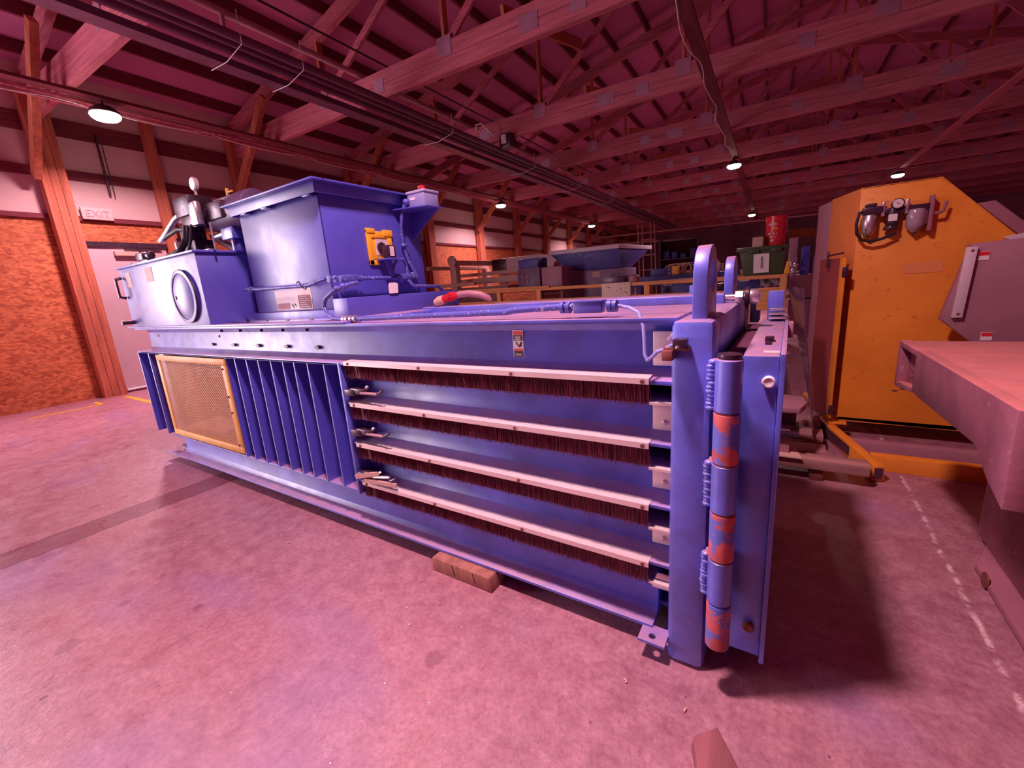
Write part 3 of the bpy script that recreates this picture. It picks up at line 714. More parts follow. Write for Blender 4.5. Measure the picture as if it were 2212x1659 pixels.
# worn warning placard on the front
pc = MB().box(-2.445, -2.105, HY0-.002, HY0, 1.108, 1.215).build('warning_placard', WHITE, Hh, smooth=False); pc['label'] = 'worn red, white and brown warning placard'
MB().box(-2.225, -2.112, HY0-.003, HY0-.002, 1.183, 1.210).build('placard_band', RED, pc, smooth=False)
MB().box(-2.225, -2.112, HY0-.003, HY0-.002, 1.113, 1.180).build('placard_band', paint('placard_brown', (.30, .06, .08), .6), pc, smooth=False)
MB().box(-2.440, -2.315, HY0-.003, HY0-.002, 1.113, 1.145).build('placard_band', paint('placard_faded', (.50, .22, .26), .6), pc, smooth=False)
for q in range(6):
    MB().box(-2.215, -2.125-.012*(q % 3), HY0-.004, HY0-.003, 1.119+.0105*q, 1.1235+.0105*q).build('placard_print', PAPER, pc, smooth=False)
MB().prism([(-2.295, 1.138), (-2.29, 1.138), (-2.275, 1.118), (-2.28, 1.118)], 'y', HY0-.004, HY0-.003).prism([(-2.275, 1.140), (-2.262, 1.130), (-2.250, 1.122), (-2.262, 1.138)], 'y', HY0-.004, HY0-.003).build('placard_hand_pictogram', BLACKP, pc, smooth=False)
# yellow placard holder and photo eye on the side face
HX = HX1
yp = MB().box(HX, HX+.012, 1.600, 1.630, 1.312, 1.497).box(HX, HX+.012, 1.630, 1.772, 1.455, 1.490).box(HX, HX+.012, 1.740, 1.772, 1.40, 1.46).box(HX, HX+.012, 1.600, 1.665, 1.312, 1.34)
yp.box(HX, HX+.016, 1.600, 1.655, 1.478, 1.503).box(HX, HX+.016, 1.715, 1.778, 1.465, 1.500).box(HX, HX+.006, 1.600, 1.765, 1.345, 1.485)
yp = yp.build('sensor_guard', YEL, Hh, .003); yp['label'] = 'yellow plastic guard'
MB().box(HX+.006, HX+.008, 1.655, 1.745, 1.365, 1.450).build('reflector_plate', GREYL, yp, smooth=False)
MB().lathe([(.003, .0), (.028, 0), (.028, .010), (.003, .012)], (HX+.008, 1.690, 1.405), 'x', 22).build('reflector', DARKM, yp)
pe = MB().box(HX+.055, HX+.105, 1.655, 1.705, 1.345, 1.410).build('photo_eye', DARKM, Hh, .004)
MB().box(HX+.105, HX+.107, 1.662, 1.690, 1.352, 1.402).build('photo_eye_label', GREYL, pe, smooth=False)
MB().box(HX+.0, HX+.11, 1.645, 1.72, 1.334, 1.343).prism([(1.66, 1.334), (1.70, 1.334), (1.71, 1.255), (1.69, 1.255)], 'x', HX+.05, HX+.058).cyl((HX+.055, 1.70, 1.25), (HX+.055, 1.70, 1.33), .012, 8).build('photo_eye_bracket', BLUEC, pe, .002)
# E-stop box on a bracket at the far upper corner
eb = MB().box(-1.85, -1.72, 1.87, 1.985, 1.615, 1.700).build('emergency_stop_box', paint('stop_box_grey_blue', (.34, .33, .62), .4), Hh, .004); eb['label'] = 'pale blue box with a red mushroom button'
MB().box(-1.855, -1.715, 1.865, 1.99, 1.688, 1.702).build('stop_box_lid', paint('stop_box_lid', (.42, .38, .60), .4), eb, .003)
MB().lathe([(.011, 0), (.011, .010), (.013, .012), (.021, .018), (.022, .026), (.016, .031), (.002, .032)], (-1.785, 1.925, 1.702), 'z', 22).build('stop_button', RED, eb)
MB().box(-1.83, -1.79, 1.868, 1.871, 1.655, 1.668).build('stop_box_label', PAPER, eb, smooth=False)
MB().hexa([(-1.92, 1.80, 1.608), (-1.70, 1.86, 1.608), (-1.70, 1.995, 1.608), (-1.92, 2.02, 1.608), (-1.92, 1.80, 1.615), (-1.70, 1.86, 1.615), (-1.70, 1.995, 1.615), (-1.92, 2.02, 1.615)]).build('box_shelf', BLUEC, eb, .001)
MB().prism([(-1.92, 1.608), (-1.70, 1.608), (-1.92, 1.46)], 'y', 1.955, 1.962).build('shelf_gusset', BLUEC, eb, .001)
cd = MB().tube([(-1.84, 1.87, 1.66), (-1.845, 1.85, 1.645), (-1.87, 1.84, 1.60), (-1.90, 1.845, 1.52), (-1.905, 1.85, 1.42), (-1.90, 1.87, 1.34), (-1.88, 1.90, 1.262), (-1.88, 1.90, 1.245)], .010, 10).build('riser_conduit', BLUEW, Hh)
for y, z in ((1.852, 1.42), (1.90, 1.262)): MB().ball((-1.898, y, z), .018, 2, (1, 1.3, .7)).build('conduit_clamp', BLUEW, cd)
MB().ball((-1.845, 1.852, 1.648), .019, 2).build('conduit_elbow', BLUEW, cd)
# horizontal conduit run across the hopper
cr = MB().tube([(-2.70, 1.315, 1.238), (-2.54, 1.32, 1.232), (-2.30, 1.325, 1.228), (-2.17, 1.325, 1.226), (-2.06, 1.32, 1.226), (-1.97, 1.31, 1.240), (-1.90, 1.305, 1.246), (-1.875, 1.33, 1.248)], .0095, 10).tube([(-1.872, 1.40, 1.244), (-1.872, 1.70, 1.240), (-1.872, 1.90, 1.240)], .0105, 10).build('conduit_run', BLUEW, Hh)
MB().box(-1.888, -1.858, 1.385, 1.475, 1.228, 1.262).build('conduit_body', BLUEW, cr, .008)
MB().box(-1.888, -1.858, 1.76, 1.88, 1.228, 1.260).build('conduit_body', BLUEW, cr, .008)
for y in (1.31, 1.345, 1.375, 1.49, 1.735, 1.755): MB().lathe([(.010, -.006), (.017, -.005), (.017, .005), (.010, .006)], (-1.872, y, 1.244), 'y', 12).build('conduit_nut', BLUEW, cr)
MB().lathe([(.010, -.008), (.017, -.006), (.017, .006), (.010, .008)], (-2.62, 1.318, 1.235), 'x', 12).build('conduit_nut', BLUEW, cr)
MB().tube([(-2.15, 1.31, 1.243), (-2.12, 1.305, 1.25), (-2.11, 1.31, 1.22), (-2.08, 1.31, 1.205), (-2.07, 1.315, 1.225)], .003, 6).build('cable_tie', DARKM, cr)
MB().tube([(-1.86, 1.70, 1.25), (-1.855, 1.71, 1.30), (-1.855, 1.74, 1.335), (-1.86, 1.79, 1.34), (-1.87, 1.82, 1.315), (-1.87, 1.825, 1.26)], .009, 10).build('whip_cable', BLUEW, cr)
MB().tube([(-1.85, 1.80, 1.225), (-1.83, 1.82, 1.19), (-1.82, 1.90, 1.185), (-1.82, 2.02, 1.18), (-1.84, 2.09, 1.14)], .010, 10).build('whip_cable', BLUEW, cr)
# flexible hose looping down to the rail, then the conduit along the top flange
fh = MB().tube([(-1.70, 1.33, 1.215), (-1.66, 1.25, 1.205), (-1.665, 1.22, 1.196), (-1.72, 1.215, 1.184), (-1.785, 1.215, 1.155), (-1.81, 1.215, 1.12), (-1.79, 1.212, 1.088), (-1.74, 1.205, 1.066), (-1.665, 1.20, 1.058)], .0105, 10).build('flexible_conduit', BLUEW, P)
for x, y, z in ((-1.665, 1.225, 1.199), (-1.70, 1.217, 1.19)): MB().ball((x, y, z), .016, 2, (.8, 1, 1)).build('conduit_nut', BLUEW, fh)
fr = MB().tube([(-1.66, 1.20, 1.060), (-1.51, 1.20, 1.060), (-1.31, 1.20, 1.062), (-1.01, 1.20, 1.064), (-.80, 1.20, 1.066), (-.75, 1.20, 1.072), (-.60, 1.20, 1.076), (-.54, 1.20, 1.076)], .0105, 10).build('flange_conduit', BLUEW, P)
for x in (-1.65, -1.63, -1.60, -1.575): MB().lathe([(.010, -.007), (.0165, -.006), (.0165, .006), (.010, .007)], (x, 1.20, 1.060), 'x', 12).build('conduit_nut', STEEL, fr)
for x in (-.585, -.565, -.435, -.420): MB().lathe([(.010, -.007), (.0175, -.006), (.0175, .006), (.010, .007)], (x, 1.20, 1.074), 'x', 12).build('conduit_nut', BLUEW, fr)
MB().box(-.545, -.455, 1.185, 1.218, 1.056, 1.090).build('conduit_body', BLUEC, fr, .004)
MB().box(-.549, -.451, 1.182, 1.221, 1.088, 1.092).build('conduit_body_lid', BLUEC, fr, .001)
MB().tube([(-.41, 1.20, 1.074), (-.375, 1.19, 1.068), (-.345, 1.175, 1.055), (-.328, 1.16, 1.02), (-.322, 1.15, .98), (-.320, 1.145, .945), (-.312, 1.14, .930), (-.298, 1.13, .940), (-.280, 1.12, .958), (-.262, 1.11, .965), (-.238, 1.11, .978)], .0052, 10).build('switch_cable', paint('pale_blue_cable', (.28, .28, .62), .4), fr)
# bars and tie rod on the top plate
tr_ = part(MB().prism([(1.725, 1.036), (1.725, 1.066), (1.735, 1.070), (1.775, 1.070), (1.775, 1.036)], 'x', -1.69, -.200), 'tie_bar', BLUE, bev=.002)
MB().cyl((-.20, 1.75, 1.055), (-.165, 1.75, 1.055), .011, 12).cyl((-.165, 1.75, 1.055), (-.09, 1.75, 1.055), .011, 12).build('tie_rod', STEEL, tr_)
MB().lathe([(.003, 0), (.022, 0), (.022, .024), (.003, .024)], (-.165, 1.75, 1.055), 'x', 6).build('hex_nut', STEEL, tr_)
MB().lathe([(.012, -.006), (.034, -.006), (.034, .006), (.012, .006)], (-.128, 1.75, 1.055), 'x', 20).build('eye_ring', DARKM, tr_)
MB().lathe([(.003, 0), (.026, 0), (.026, .022), (.020, .030), (.003, .030)], (-.118, 1.75, 1.055), 'x', 20).build('end_cap', STEEL, tr_)
MB().box(-.134, -.122, 1.735, 1.765, .93, 1.04).build('rod_link', DARKM, tr_, .002)
part(MB().box(-.35, -.28, 1.9, 1.98, 1.036, 1.10), 'far_bracket', BLUE)
part(MB().box(-1.4, -.25, 2.0, 2.06, 1.036, 1.062), 'far_bar', BLUE)
# end of a cut cable with red wires, lying on the tie bar
ch = thing('cut_cable', 'thick grey cable end with bared red wires lying on the baler top', 'cable', (-1.45, 1.75, 1.07))
MB().tube([(-1.29, 1.80, 1.085), (-1.292, 1.79, 1.10), (-1.32, 1.77, 1.118), (-1.38, 1.76, 1.128), (-1.45, 1.755, 1.125)], .017, 12).build('cable_sheath', GREYP, ch)
MB().tube([(-1.60, 1.745, 1.088), (-1.575, 1.745, 1.098), (-1.55, 1.75, 1.105)], [.022, .026, .024], 14).build('cable_collar', CARD, ch)
mb = MB()
for k in range(16):
    a = 2*PI*k/16; mb.tube([(-1.45, 1.755+.012*math.cos(a), 1.125+.012*math.sin(a)), (-1.50, 1.752+.020*math.cos(a), 1.118+.022*math.sin(a)), (-1.56, 1.748+.014*math.cos(a), 1.103+.014*math.sin(a))], .0028, 5)
mb.build('red_wires', RED, ch)
solo(MB().prism([(1.600, 1.162), (1.604, 1.156), (1.660, 1.156), (1.664, 1.162), (1.668, 1.205), (1.655, 1.212), (1.612, 1.212), (1.602, 1.200)], 'x', -1.795, -1.7935), 'paper_tag', PAPER, 'small white paper tag tied above the duct cover', 'tag')

# ------------------------------------------------------------------ wooden blocks on the floor
solo(MB().prism([(-1.205, 0), (-1.20, .0625), (-.905, .0625), (-.895, 0)], 'y', 1.112, 1.205), 'timber_block', BLK, 'short sawn timber block wedged under the baler', 'block', bev=.004)
tbk = bpy.data.objects['timber_block']
for kx in (-.03, .075):
    o = MB().bar((kx, -.0468, .012), (kx-.012, -.0468, .060), .003, .002).build('saw_kerf', BLACKP); o.parent = tbk
solo(MB().hexa([(-.02, .55, 0), (.17, .60, 0), (-.084, .955, 0), (-.138, .90, 0), (-.02, .55, .045), (.16, .60, .050), (-.086, .948, .042), (-.133, .896, .040)]), 'timber_board', wood('rough_board', (.32, .11, .12), 'y', .4), 'rough split board lying at the bottom edge, in front of the gate', 'board', bev=.004)
mbx = MB()
for k in range(12):
    a, b = random.uniform(-2.6, .4), random.uniform(.35, 1.0); q = random.uniform(.0015, .003)
    mbx.ball((a, b, q*.5), q, 1, (1.4, 1, .5))
o = solo(mbx, 'floor_crumbs', PAPER, 'tiny pale crumbs scattered over the concrete before the baler', 'debris', kind='stuff')
for x, y, a, l in ((-2.0, .93, .5, .02), (-.33, .99, 2.4, .012), (-.17, .98, 1.2, .012)):
    solo(MB().tube([(x, y, .003), (x+l*.5*math.cos(a), y+l*.5*math.sin(a)+.003, .006), (x+l*math.cos(a), y+l*math.sin(a), .003)], .003, 6), 'wood_chip', CARD,
         {-2.0: 'small pale wood chip on open concrete left of the timber block', -.33: 'tiny pale sliver in the shadow nearest the anchor tab', -.17: 'tiny pale sliver in the shadow in front of the hinge'}[x], 'chip')

# ------------------------------------------------------------------ yellow booth cabinet with air unit
YC = thing('dust_booth', 'tall yellow-orange steel cabinet with sloped top and air regulators', 'machine cabinet', (.8, 3.9, 0))
def pp(mb, name, m, parent, bev=.003, label=None):
    o = mb.build(name, m, parent, bev)
    if label: o['label'] = label
    return o
pp(MB().prism([(.320, .108), (.325, 1.578), (.680, 1.575), (1.037, 1.192), (1.30, .91), (1.30, .09)], 'y', 3.50, 3.54), 'front_panel', YELB, YC)
pp(MB().prism([(.320, .10), (.34, 3.50-3.39), (.34, .11)], 'y', 3.6, 3.61), 'inner_lip', YELB, YC) if False else None
pp(MB().prism([(.322, 3.50), (.205, 3.88), (.215, 3.885), (.332, 3.505)], 'z', .15, 1.575), 'chamfer_panel', paint('booth_orange_side', (.74, .24, .06), .5, var=.15, vs=3), YC)
pp(MB().prism([(.205, 3.88), (.140, 4.12), (.150, 4.125), (.215, 3.885)], 'z', .25, 1.565), 'grey_side_panel', GREYP, YC)
pp(MB().prism([(.322, 3.5), (.205, 3.88), (.140, 4.12), (1.3, 4.3), (1.3, 3.5)], 'z', .10, .13), 'bottom_panel', YELB, YC)
pp(MB().prism([(.323, 1.578), (.680, 1.577), (1.037, 1.195), (1.30, .915), (1.30, .905), (1.035, 1.185), (.678, 1.567), (.323, 1.568)], 'y', 3.5, 4.2), 'sloped_roof', YELB, YC)
pp(MB().box(.15, 1.3, 4.2, 4.22, .1, .92).prism([(.15, .92), (.15, 1.565), (.68, 1.577), (1.3, .92)], 'y', 4.2, 4.22), 'back_panel', GREYP, YC)
# side door with frame
pp(MB().prism([(.250, 3.458), (.268, 3.400), (.282, 3.405), (.264, 3.463)], 'z', .14, 1.175), 'door_edge', YELB, YC)
sd = pp(MB().prism([(.160, 3.72), (.252, 3.452), (.258, 3.456), (.168, 3.724)], 'z', .14, 1.175), 'side_door', paint('booth_door', (.30, .06, .06), .5, var=.1), YC)
for z in (1.09, .20): pp(MB().box(.262, .292, 3.392, 3.404, z-.03, z+.03), 'door_hinge', DARKM, sd)
pp(MB().bar((.20, 3.56, 1.195), (.265, 3.46, 1.205), .010, .010).box(.188, .200, 3.55, 3.57, 1.12, 1.22), 'door_latch', DARKM, sd, .001)
# grey edge strip of the slope and stains
pp(MB().prism([(.86, 1.42), (.93, 1.425), (1.36, .985), (1.36, .90)], 'y', 3.60, 3.63), 'slope_edge_strip', GREYP, YC)
pp(MB().prism([(.95, 1.22), (1.03, 1.235), (1.10, 1.245), (1.09, 1.19), (1.02, 1.185)], 'y', 3.4925, 3.4995), 'scraped_patch', GREYL, YC, 0)
pp(MB().box(.560, .735, 3.4978, 3.4998, 1.055, 1.118), 'blank_plate', paint('blank_plate', (.86, .32, .10), .5, var=.02), YC, 0)
for cx_, cz_, a_ in ((.80, .262, .035), (.64, .345, .014), (.60, .33, .012)):
    pts_ = [(cx_+a_*(1+.7*random.random())*math.cos(2*PI*k/14), cz_+.35*a_*(1+.9*random.random())*math.sin(2*PI*k/14)) for k in range(14)]
    pp(MB().prism(pts_, 'y', 3.4990, 3.4998), 'oil_splash', paint('oil_splash', (.20, .06, .05), .5), YC, 0)
# skid frame of square tube
pp(MB().bar((.236, 3.60, .05), (.452, 2.76, .05), .05, .085), 'skid_tube', YELB, YC, .002)
pp(MB().bar((.236-.02, 3.60, .05), (.452, 2.755, .05), .035, .06), 'bore_shade_insert', MAGH, YC, 0)  # near-black insert paints the shaded hollow at the tube end
pp(MB().box(.44, 1.4, 2.93, 2.99, .0, .085), 'skid_tube', YELB, YC, .002)
pp(MB().box(.36, 1.4, 3.20, 3.26, .0, .07), 'skid_tube', GREYP, YC, .002)
pp(MB().box(.29, .33, 3.50, 3.56, .0, .11).box(.27, .37, 3.42, 3.48, .095, .108), 'foot_pad', YELB, YC, .002)
pp(MB().box(1.25, 1.29, 3.50, 3.56, .0, .11), 'foot_pad', YELB, YC, .002)
# filter, regulator, lubricator
FR = thing('air_regulator_set', 'dark compressed-air filter, regulator with round gauge and hose on the yellow cabinet', 'air regulator', (.48, 3.45, 1.30))
yq = 3.455
pp(MB().box(.335, .43, yq-.03, yq+.03, 1.415, 1.455).box(.43, .64, yq-.018, yq+.018, 1.405, 1.44).box(.345, .40, yq-.02, yq+.02, 1.455, 1.475), 'manifold', DARKM, FR, .005)
pp(MB().lathe([(.010, -.022), (.024, -.012), (.034, .006), (.034, .095), (.030, .10)], (.372, yq, 1.312), 'z', 20), 'filter_bowl', STEEL, FR, 0)
pp(MB().cyl((.372, yq, 1.305), (.372, yq, 1.283), .010, 10), 'drain_stub', DARKM, FR, 0)
pp(MB().lathe([(.012, -.016), (.030, .004), (.042, .02), (.042, .10), (.036, .11)], (.580, yq, 1.305), 'z', 20), 'lubricator_bowl', WRAP, FR, 0)
pp(MB().cyl((.580, yq, 1.296), (.580, yq, 1.282), .010, 10), 'drain_stub', DARKM, FR, 0)
rg = pp(MB().lathe([(.026, .0), (.030, .01), (.030, .09), (.026, .10)], (.478, yq, 1.335), 'z', 20).lathe([(.010, -.03), (.034, -.03), (.036, -.022), (.030, -.008), (.010, -.004)], (.475, yq, 1.345), 'z', 20), 'regulator', DARKM, FR, 0)
pp(MB().box(.455, .495, yq-.034, yq-.030, 1.362, 1.400), 'regulator_label', PAPER, rg, 0)
gg = pp(MB().lathe([(.003, 0), (.030, 0), (.030, -.018), (.026, -.020), (.003, -.020)], (.490, yq-.018, 1.455), 'y', 24), 'gauge_body', DARKM, FR, 0)
pp(MB().lathe([(.003, 0), (.024, 0), (.024, -.002), (.003, -.002)], (.490, yq-.038, 1.455), 'y', 24), 'gauge_dial', GAUGE, gg, 0)
pp(MB().bar((.482, yq-.041, 1.462), (.500, yq-.041, 1.450), .002, .002), 'gauge_needle', BLACKP, gg, 0)
for x in (.430, .535): pp(MB().box(x-.008, x+.008, yq-.026, yq+.03, 1.395, 1.475), 'clamp', STEEL, FR, .003)
pp(MB().box(.632, .650, yq-.02, yq+.03, 1.29, 1.48).cyl((.618, yq, 1.44), (.618, yq, 1.33), .014, 10).cyl((.655, yq-.01, 1.38), (.69, yq-.01, 1.385), .008, 8).cyl((.69, yq-.01, 1.385), (.70, yq-.01, 1.44), .008, 8), 'shutoff_valve', PINKM, FR, .002)
pp(MB().tube([(.345, yq, 1.435), (.322, yq-.01, 1.43), (.312, yq-.01, 1.37), (.318, yq-.01, 1.31), (.345, yq-.01, 1.272), (.385, yq-.01, 1.258), (.44, yq-.01, 1.268), (.50, yq-.005, 1.295)], .0085, 10), 'air_hose', DARK, FR, 0)

# grey cabinet with hinge plate, right of the yellow booth
GC = thing('grey_enclosure', 'grey-pink steel enclosure with bolted strip and warning stickers', 'machine enclosure', (1.1, 3.2, 0))
pp(MB().prism([(.795, 1.197), (.715, .80), (.90, .625), (1.8, .60), (1.8, 1.24)], 'y', 3.30, 3.36).box(.95, 1.8, 3.36, 3.47, .66, 1.18), 'cabinet_body', GREYP, GC, .004)
pp(MB().prism([(.770, 1.180), (.812, 1.180), (.795, .81), (.752, .81)], 'y', 3.270, 3.298), 'hinge_strip', GREYL, GC, .003)
for x, z in ((.792, 1.160), (.775, .83)): pp(MB().ball((x, 3.270, z), .008, 1, (1, .5, 1)), 'strip_bolt', DRUST, GC, 0)
for x, z in ((.842, 1.130), (.905, .705)):
    q = pp(MB().box(x-.022, x+.022, 3.296, 3.299, z-.022, z+.022), 'warning_sticker', PAPER, GC, 0)
    pp(MB().box(x-.020, x+.020, 3.294, 3.296, z+.002, z+.020), 'sticker_band', RED, q, 0)
pp(MB().box(1.0, 1.06, 3.38, 3.44, 0, .66).box(1.6, 1.66, 3.38, 3.44, 0, .66), 'cabinet_leg', GREYP, GC)
solo(MB().tube([(1.35, 4.6, 1.32), (1.36, 4.6, 1.37), (1.38, 4.6, 1.41)], .014).ball((1.34, 4.6, 1.31), .021, 2).ball((1.385, 4.6, 1.425), .026, 2).box(1.32, 1.42, 4.55, 4.65, 0, 1.30), 'chrome_valve', STEEL, 'chromed valve fitting on a stand at the right picture edge', 'valve')

# ------------------------------------------------------------------ heavy casting in the right foreground
FG = thing('steel_table', 'dusty pinkish heavy steel machine table jutting in from the right', 'machine', (.9, 1.9, 0))
pp(MB().prism([(2.47, .605), (2.47, .797), (1.285, .820), (1.275, .600), (1.37, .628), (1.47, .676), (2.09, .645)], 'x', .455, 1.6), 'table_body', PINKM, FG, .004)
mb = MB()
mb.prism([(2.475, .60), (2.475, .80), (2.44, .80), (2.44, .60)], 'x', .418, .455)
mb.prism([(2.16, .65), (2.16, .805), (1.28, .822), (1.27, .598), (1.37, .626), (1.47, .676), (2.09, .645)], 'x', .418, .455)
mb.prism([(2.44, .60), (2.44, .622), (2.16, .660), (2.16, .640)], 'x', .418, .455)
mb.prism([(2.44, .775), (2.44, .797), (2.16, .804), (2.16, .782)], 'x', .418, .455)
pp(mb, 'table_side', PINKM, FG, .002)
pp(MB().box(.4555, .458, 2.17, 2.43, .63, .775), 'pocket', paint('pocket_grey', (.55, .38, .46), .5), FG, 0)
pp(MB().ball((.44, 2.20, .70), .012, 1).bar((.43, 2.25, .715), (.44, 2.18, .70), .012, .01).bar((.43, 2.24, .68), (.44, 2.19, .70), .01, .01), 'pocket_bolt', DRUST, FG, 0)
pp(MB().box(.70, 1.5, 1.5, 2.3, .03, .64), 'pedestal', PINKM, FG, .02)
pp(MB().prism([(.64, 1.25), (.64, 2.05), (.80, 2.45), (1.6, 2.45), (1.6, 1.25)], 'z', 0, .03), 'pedestal_foot', paint('pedestal_paint', (.36, .13, .18), .6, var=.15), FG, .01)
pp(MB().lathe([(.016, 0), (.028, 0), (.028, .006), (.016, .006)], (.636, 1.95, .028), 'x', 18), 'foot_ring', DRUST, FG, 0)

# ------------------------------------------------------------------ things behind the gate
PA = thing('timber_pallet', 'low dusty timber pallet behind the gate', 'pallet', (0, 3.1, 0))
pp(MB().box(-.6, .40, 2.64, 2.74, .07, .125), 'deck_board', wood('pallet_board', (.50, .24, .22), 'x', .3), PA, .003)
for k in range(3): pp(MB().box(-.6, .23, 2.80+.30*k, 2.95+.30*k, .07, .11), 'deck_board', wood('pallet_board%d' % k, (.42, .20, .20), 'x', .3), PA, .003)
for x in (-.55, .15): pp(MB().box(x, x+.06, 2.66, 3.60, 0, .07), 'pallet_bearer', DRUST, PA, .002)
ST = thing('rounded_board', 'rounded beige board lying on a dark stand, behind the gate', 'board', (.03, 2.75, .125))
pp(MB().prism([(-.20, 2.60), (.085, 2.60), (.115, 2.72), (.10, 2.86), (-.20, 2.90)], 'z', .385, .42), 'board_top', GREYP, ST, .008)
pp(MB().box(-.15, .07, 2.66, 2.84, .30, .385).box(-.15, .09, 2.64, 2.86, .24, .262), 'dark_stand', DARKM, ST, .003)
pp(MB().box(-.13, .05, 2.68, 2.82, .125, .30), 'stand_core', GREYP, ST, .003)
solo(MB().prism([(-.10, 2.62), (.11, 2.62), (.08, 2.80), (-.10, 2.84)], 'z', .127, .132), 'paper_sheet', CARD, 'crumpled paper sheet lying on the pallet edge', 'paper')
mb = MB().hexa([(.062, 3.15, 1.010), (.172, 3.05, .115), (.180, 3.45, .115), (-.012, 3.36, 1.015), (.068, 3.15, 1.012), (.178, 3.05, .115), (.186, 3.45, .115), (-.006, 3.36, 1.017)])
solo(mb, 'smoked_panel', paint('smoked_acrylic', (.10, .045, .10), .12, var=.1, spec=.9), 'tall dark smoked acrylic panel leaning between gate and yellow cabinet', 'panel', bev=.002)
mb = MB().grid(lambda a, b: (-.03+.06*a+.012*math.sin(9*b+3*a), 3.02+.02*math.sin(7*a+4*b), .125+.45*b), 8, 16)
solo(mb, 'plastic_wrap', paint('dull_plastic', (.20, .10, .15), .2, spec=.9), 'crumpled cloudy plastic sheet hanging behind the gate', 'plastic sheet')

# ------------------------------------------------------------------ long open crate with tote and bucket
CR = thing('wooden_crate', 'long open orange timber crate behind the baler', 'crate', (-3.6, 8.0, 0))
yc = 7.5
pp(MB().bar((-7.2, yc, 1.085), (-.05, yc, 1.012), .05, .055), 'top_rail', CRW, CR)
pp(MB().bar((-7.2, yc-.02, 1.135), (-3.9, yc-.02, 1.085), .10, .035), 'top_rail', CRW, CR)
pp(MB().bar((-7.2, yc, .83), (-.40, yc, .805), .05, .075), 'mid_rail', CRW, CR)
pp(MB().box(-.42, -.08, yc-.02, yc+.01, .53, .86), 'end_board', CRW, CR)
pp(MB().box(-7.2, -.5, yc+.01, yc+.03, .10, .62), 'side_board', CRW, CR)
for x in (-7.15, -5.15, -4.2, -2.10, -.14): pp(MB().box(x, x+.09, yc-.03, yc+.03, 0, 1.04), 'crate_post', CRZ, CR)
pp(MB().box(-5.1, -4.15, yc+.03, yc+.04, .86, 1.08), 'strand_panel', OSB, CR)
pp(MB().box(-2.12, -1.97, yc+.03, yc+.04, .80, 1.04), 'strand_panel', OSB, CR)
pp(MB().bar((-7.2, 7.85, 1.06), (-.05, 7.85, 1.02), .05, .06), 'back_rail', CRW, CR)
pp(MB().box(-.12, -.05, yc, 7.85, .95, 1.02), 'end_rail', CRW, CR)
for x in (-7.15, -.14): pp(MB().box(x, x+.09, 7.82, 7.88, 0, 1.05), 'crate_post', CRZ, CR)
sg = solo(MB().box(-2.85, -2.33, yc-.045, yc-.032, .825, 1.075), 'board_sign', paint('pale_sign_board', (.80, .62, .50), .6, var=.12, vs=20), 'pale scuffed sign board fixed on the crate rail', 'sign', bev=.002)
for k in range(8):
    a, b = random.uniform(-.2, .18), random.uniform(.04, .20)
    o = MB().bar((a, -.008, b), (a+random.uniform(-.05, .05), -.008, b+random.uniform(-.03, .03)), .006, .010).build('scuff_mark', WHITE if k % 2 else BLACKP); o.parent = sg
# machine packed inside the crate
IM = thing('blue_machine', 'blue machine with pictogram labels standing right behind the crate rail', 'machine', (-1.3, 8.0, .0))
pp(MB().box(-1.93, -1.10, 7.90, 8.35, .3, 1.065), 'machine_body', NAVY, IM, .01)
pp(MB().box(-.92, -.40, 7.90, 8.35, .3, 1.035), 'machine_body', NAVY, IM, .01)
pp(MB().box(-1.08, -.94, 7.95, 8.3, .3, .95), 'machine_gap', DARKM, IM, .01)
for x in (-1.80, -.62):
    q = pp(MB().box(x-.08, x+.06, 7.893, 7.898, .96, 1.05), 'pictogram_label', PAPER, IM, 0)
    pp(MB().bar((x-.01, 7.891, .985), (x+.04, 7.891, 1.03), .004, .03), 'label_pictogram', BLACKP, q, 0)
solo(MB().grid(lambda a, b: (-.40+.28*a, 7.75+.05*math.sin(11*a+5*b), .86+.15*b+.02*math.sin(17*a)), 14, 6), 'plastic_bag', WRAP, 'cloudy crumpled plastic bag at the crate end', 'plastic bag')
# tote
TT = thing('storage_tote', 'dark green plastic tote with white label, on the crate', 'tote', (-.38, 7.75, 1.06))
pp(MB().hexa([(-.61, 7.50, 1.045), (-.12, 7.50, 1.045), (-.12, 7.95, 1.045), (-.61, 7.95, 1.045), (-.68, 7.46, 1.40), (-.08, 7.46, 1.40), (-.08, 8.0, 1.40), (-.68, 8.0, 1.40)]), 'tote_body', GREEN, TT, .012)
pp(MB().box(-.72, -.055, 7.44, 8.02, 1.40, 1.455).box(-.56, -.42, 7.425, 7.45, 1.365, 1.43).box(-.27, -.14, 7.425, 7.45, 1.365, 1.43), 'tote_lid', GREEN, TT, .008)
tl = pp(MB().hexa([(-.485, 7.478, 1.08), (-.285, 7.478, 1.08), (-.285, 7.482, 1.08), (-.485, 7.482, 1.08), (-.490, 7.452, 1.35), (-.290, 7.452, 1.35), (-.290, 7.456, 1.35), (-.490, 7.456, 1.35)]), 'tote_label', PAPER, TT, 0)
for k in range(9): pp(MB().box(-.392, -.378+.004*(k % 2), 7.440, 7.455+.0, 1.14+.020*k, 1.152+.020*k), 'label_print', BLACKP, tl, 0)
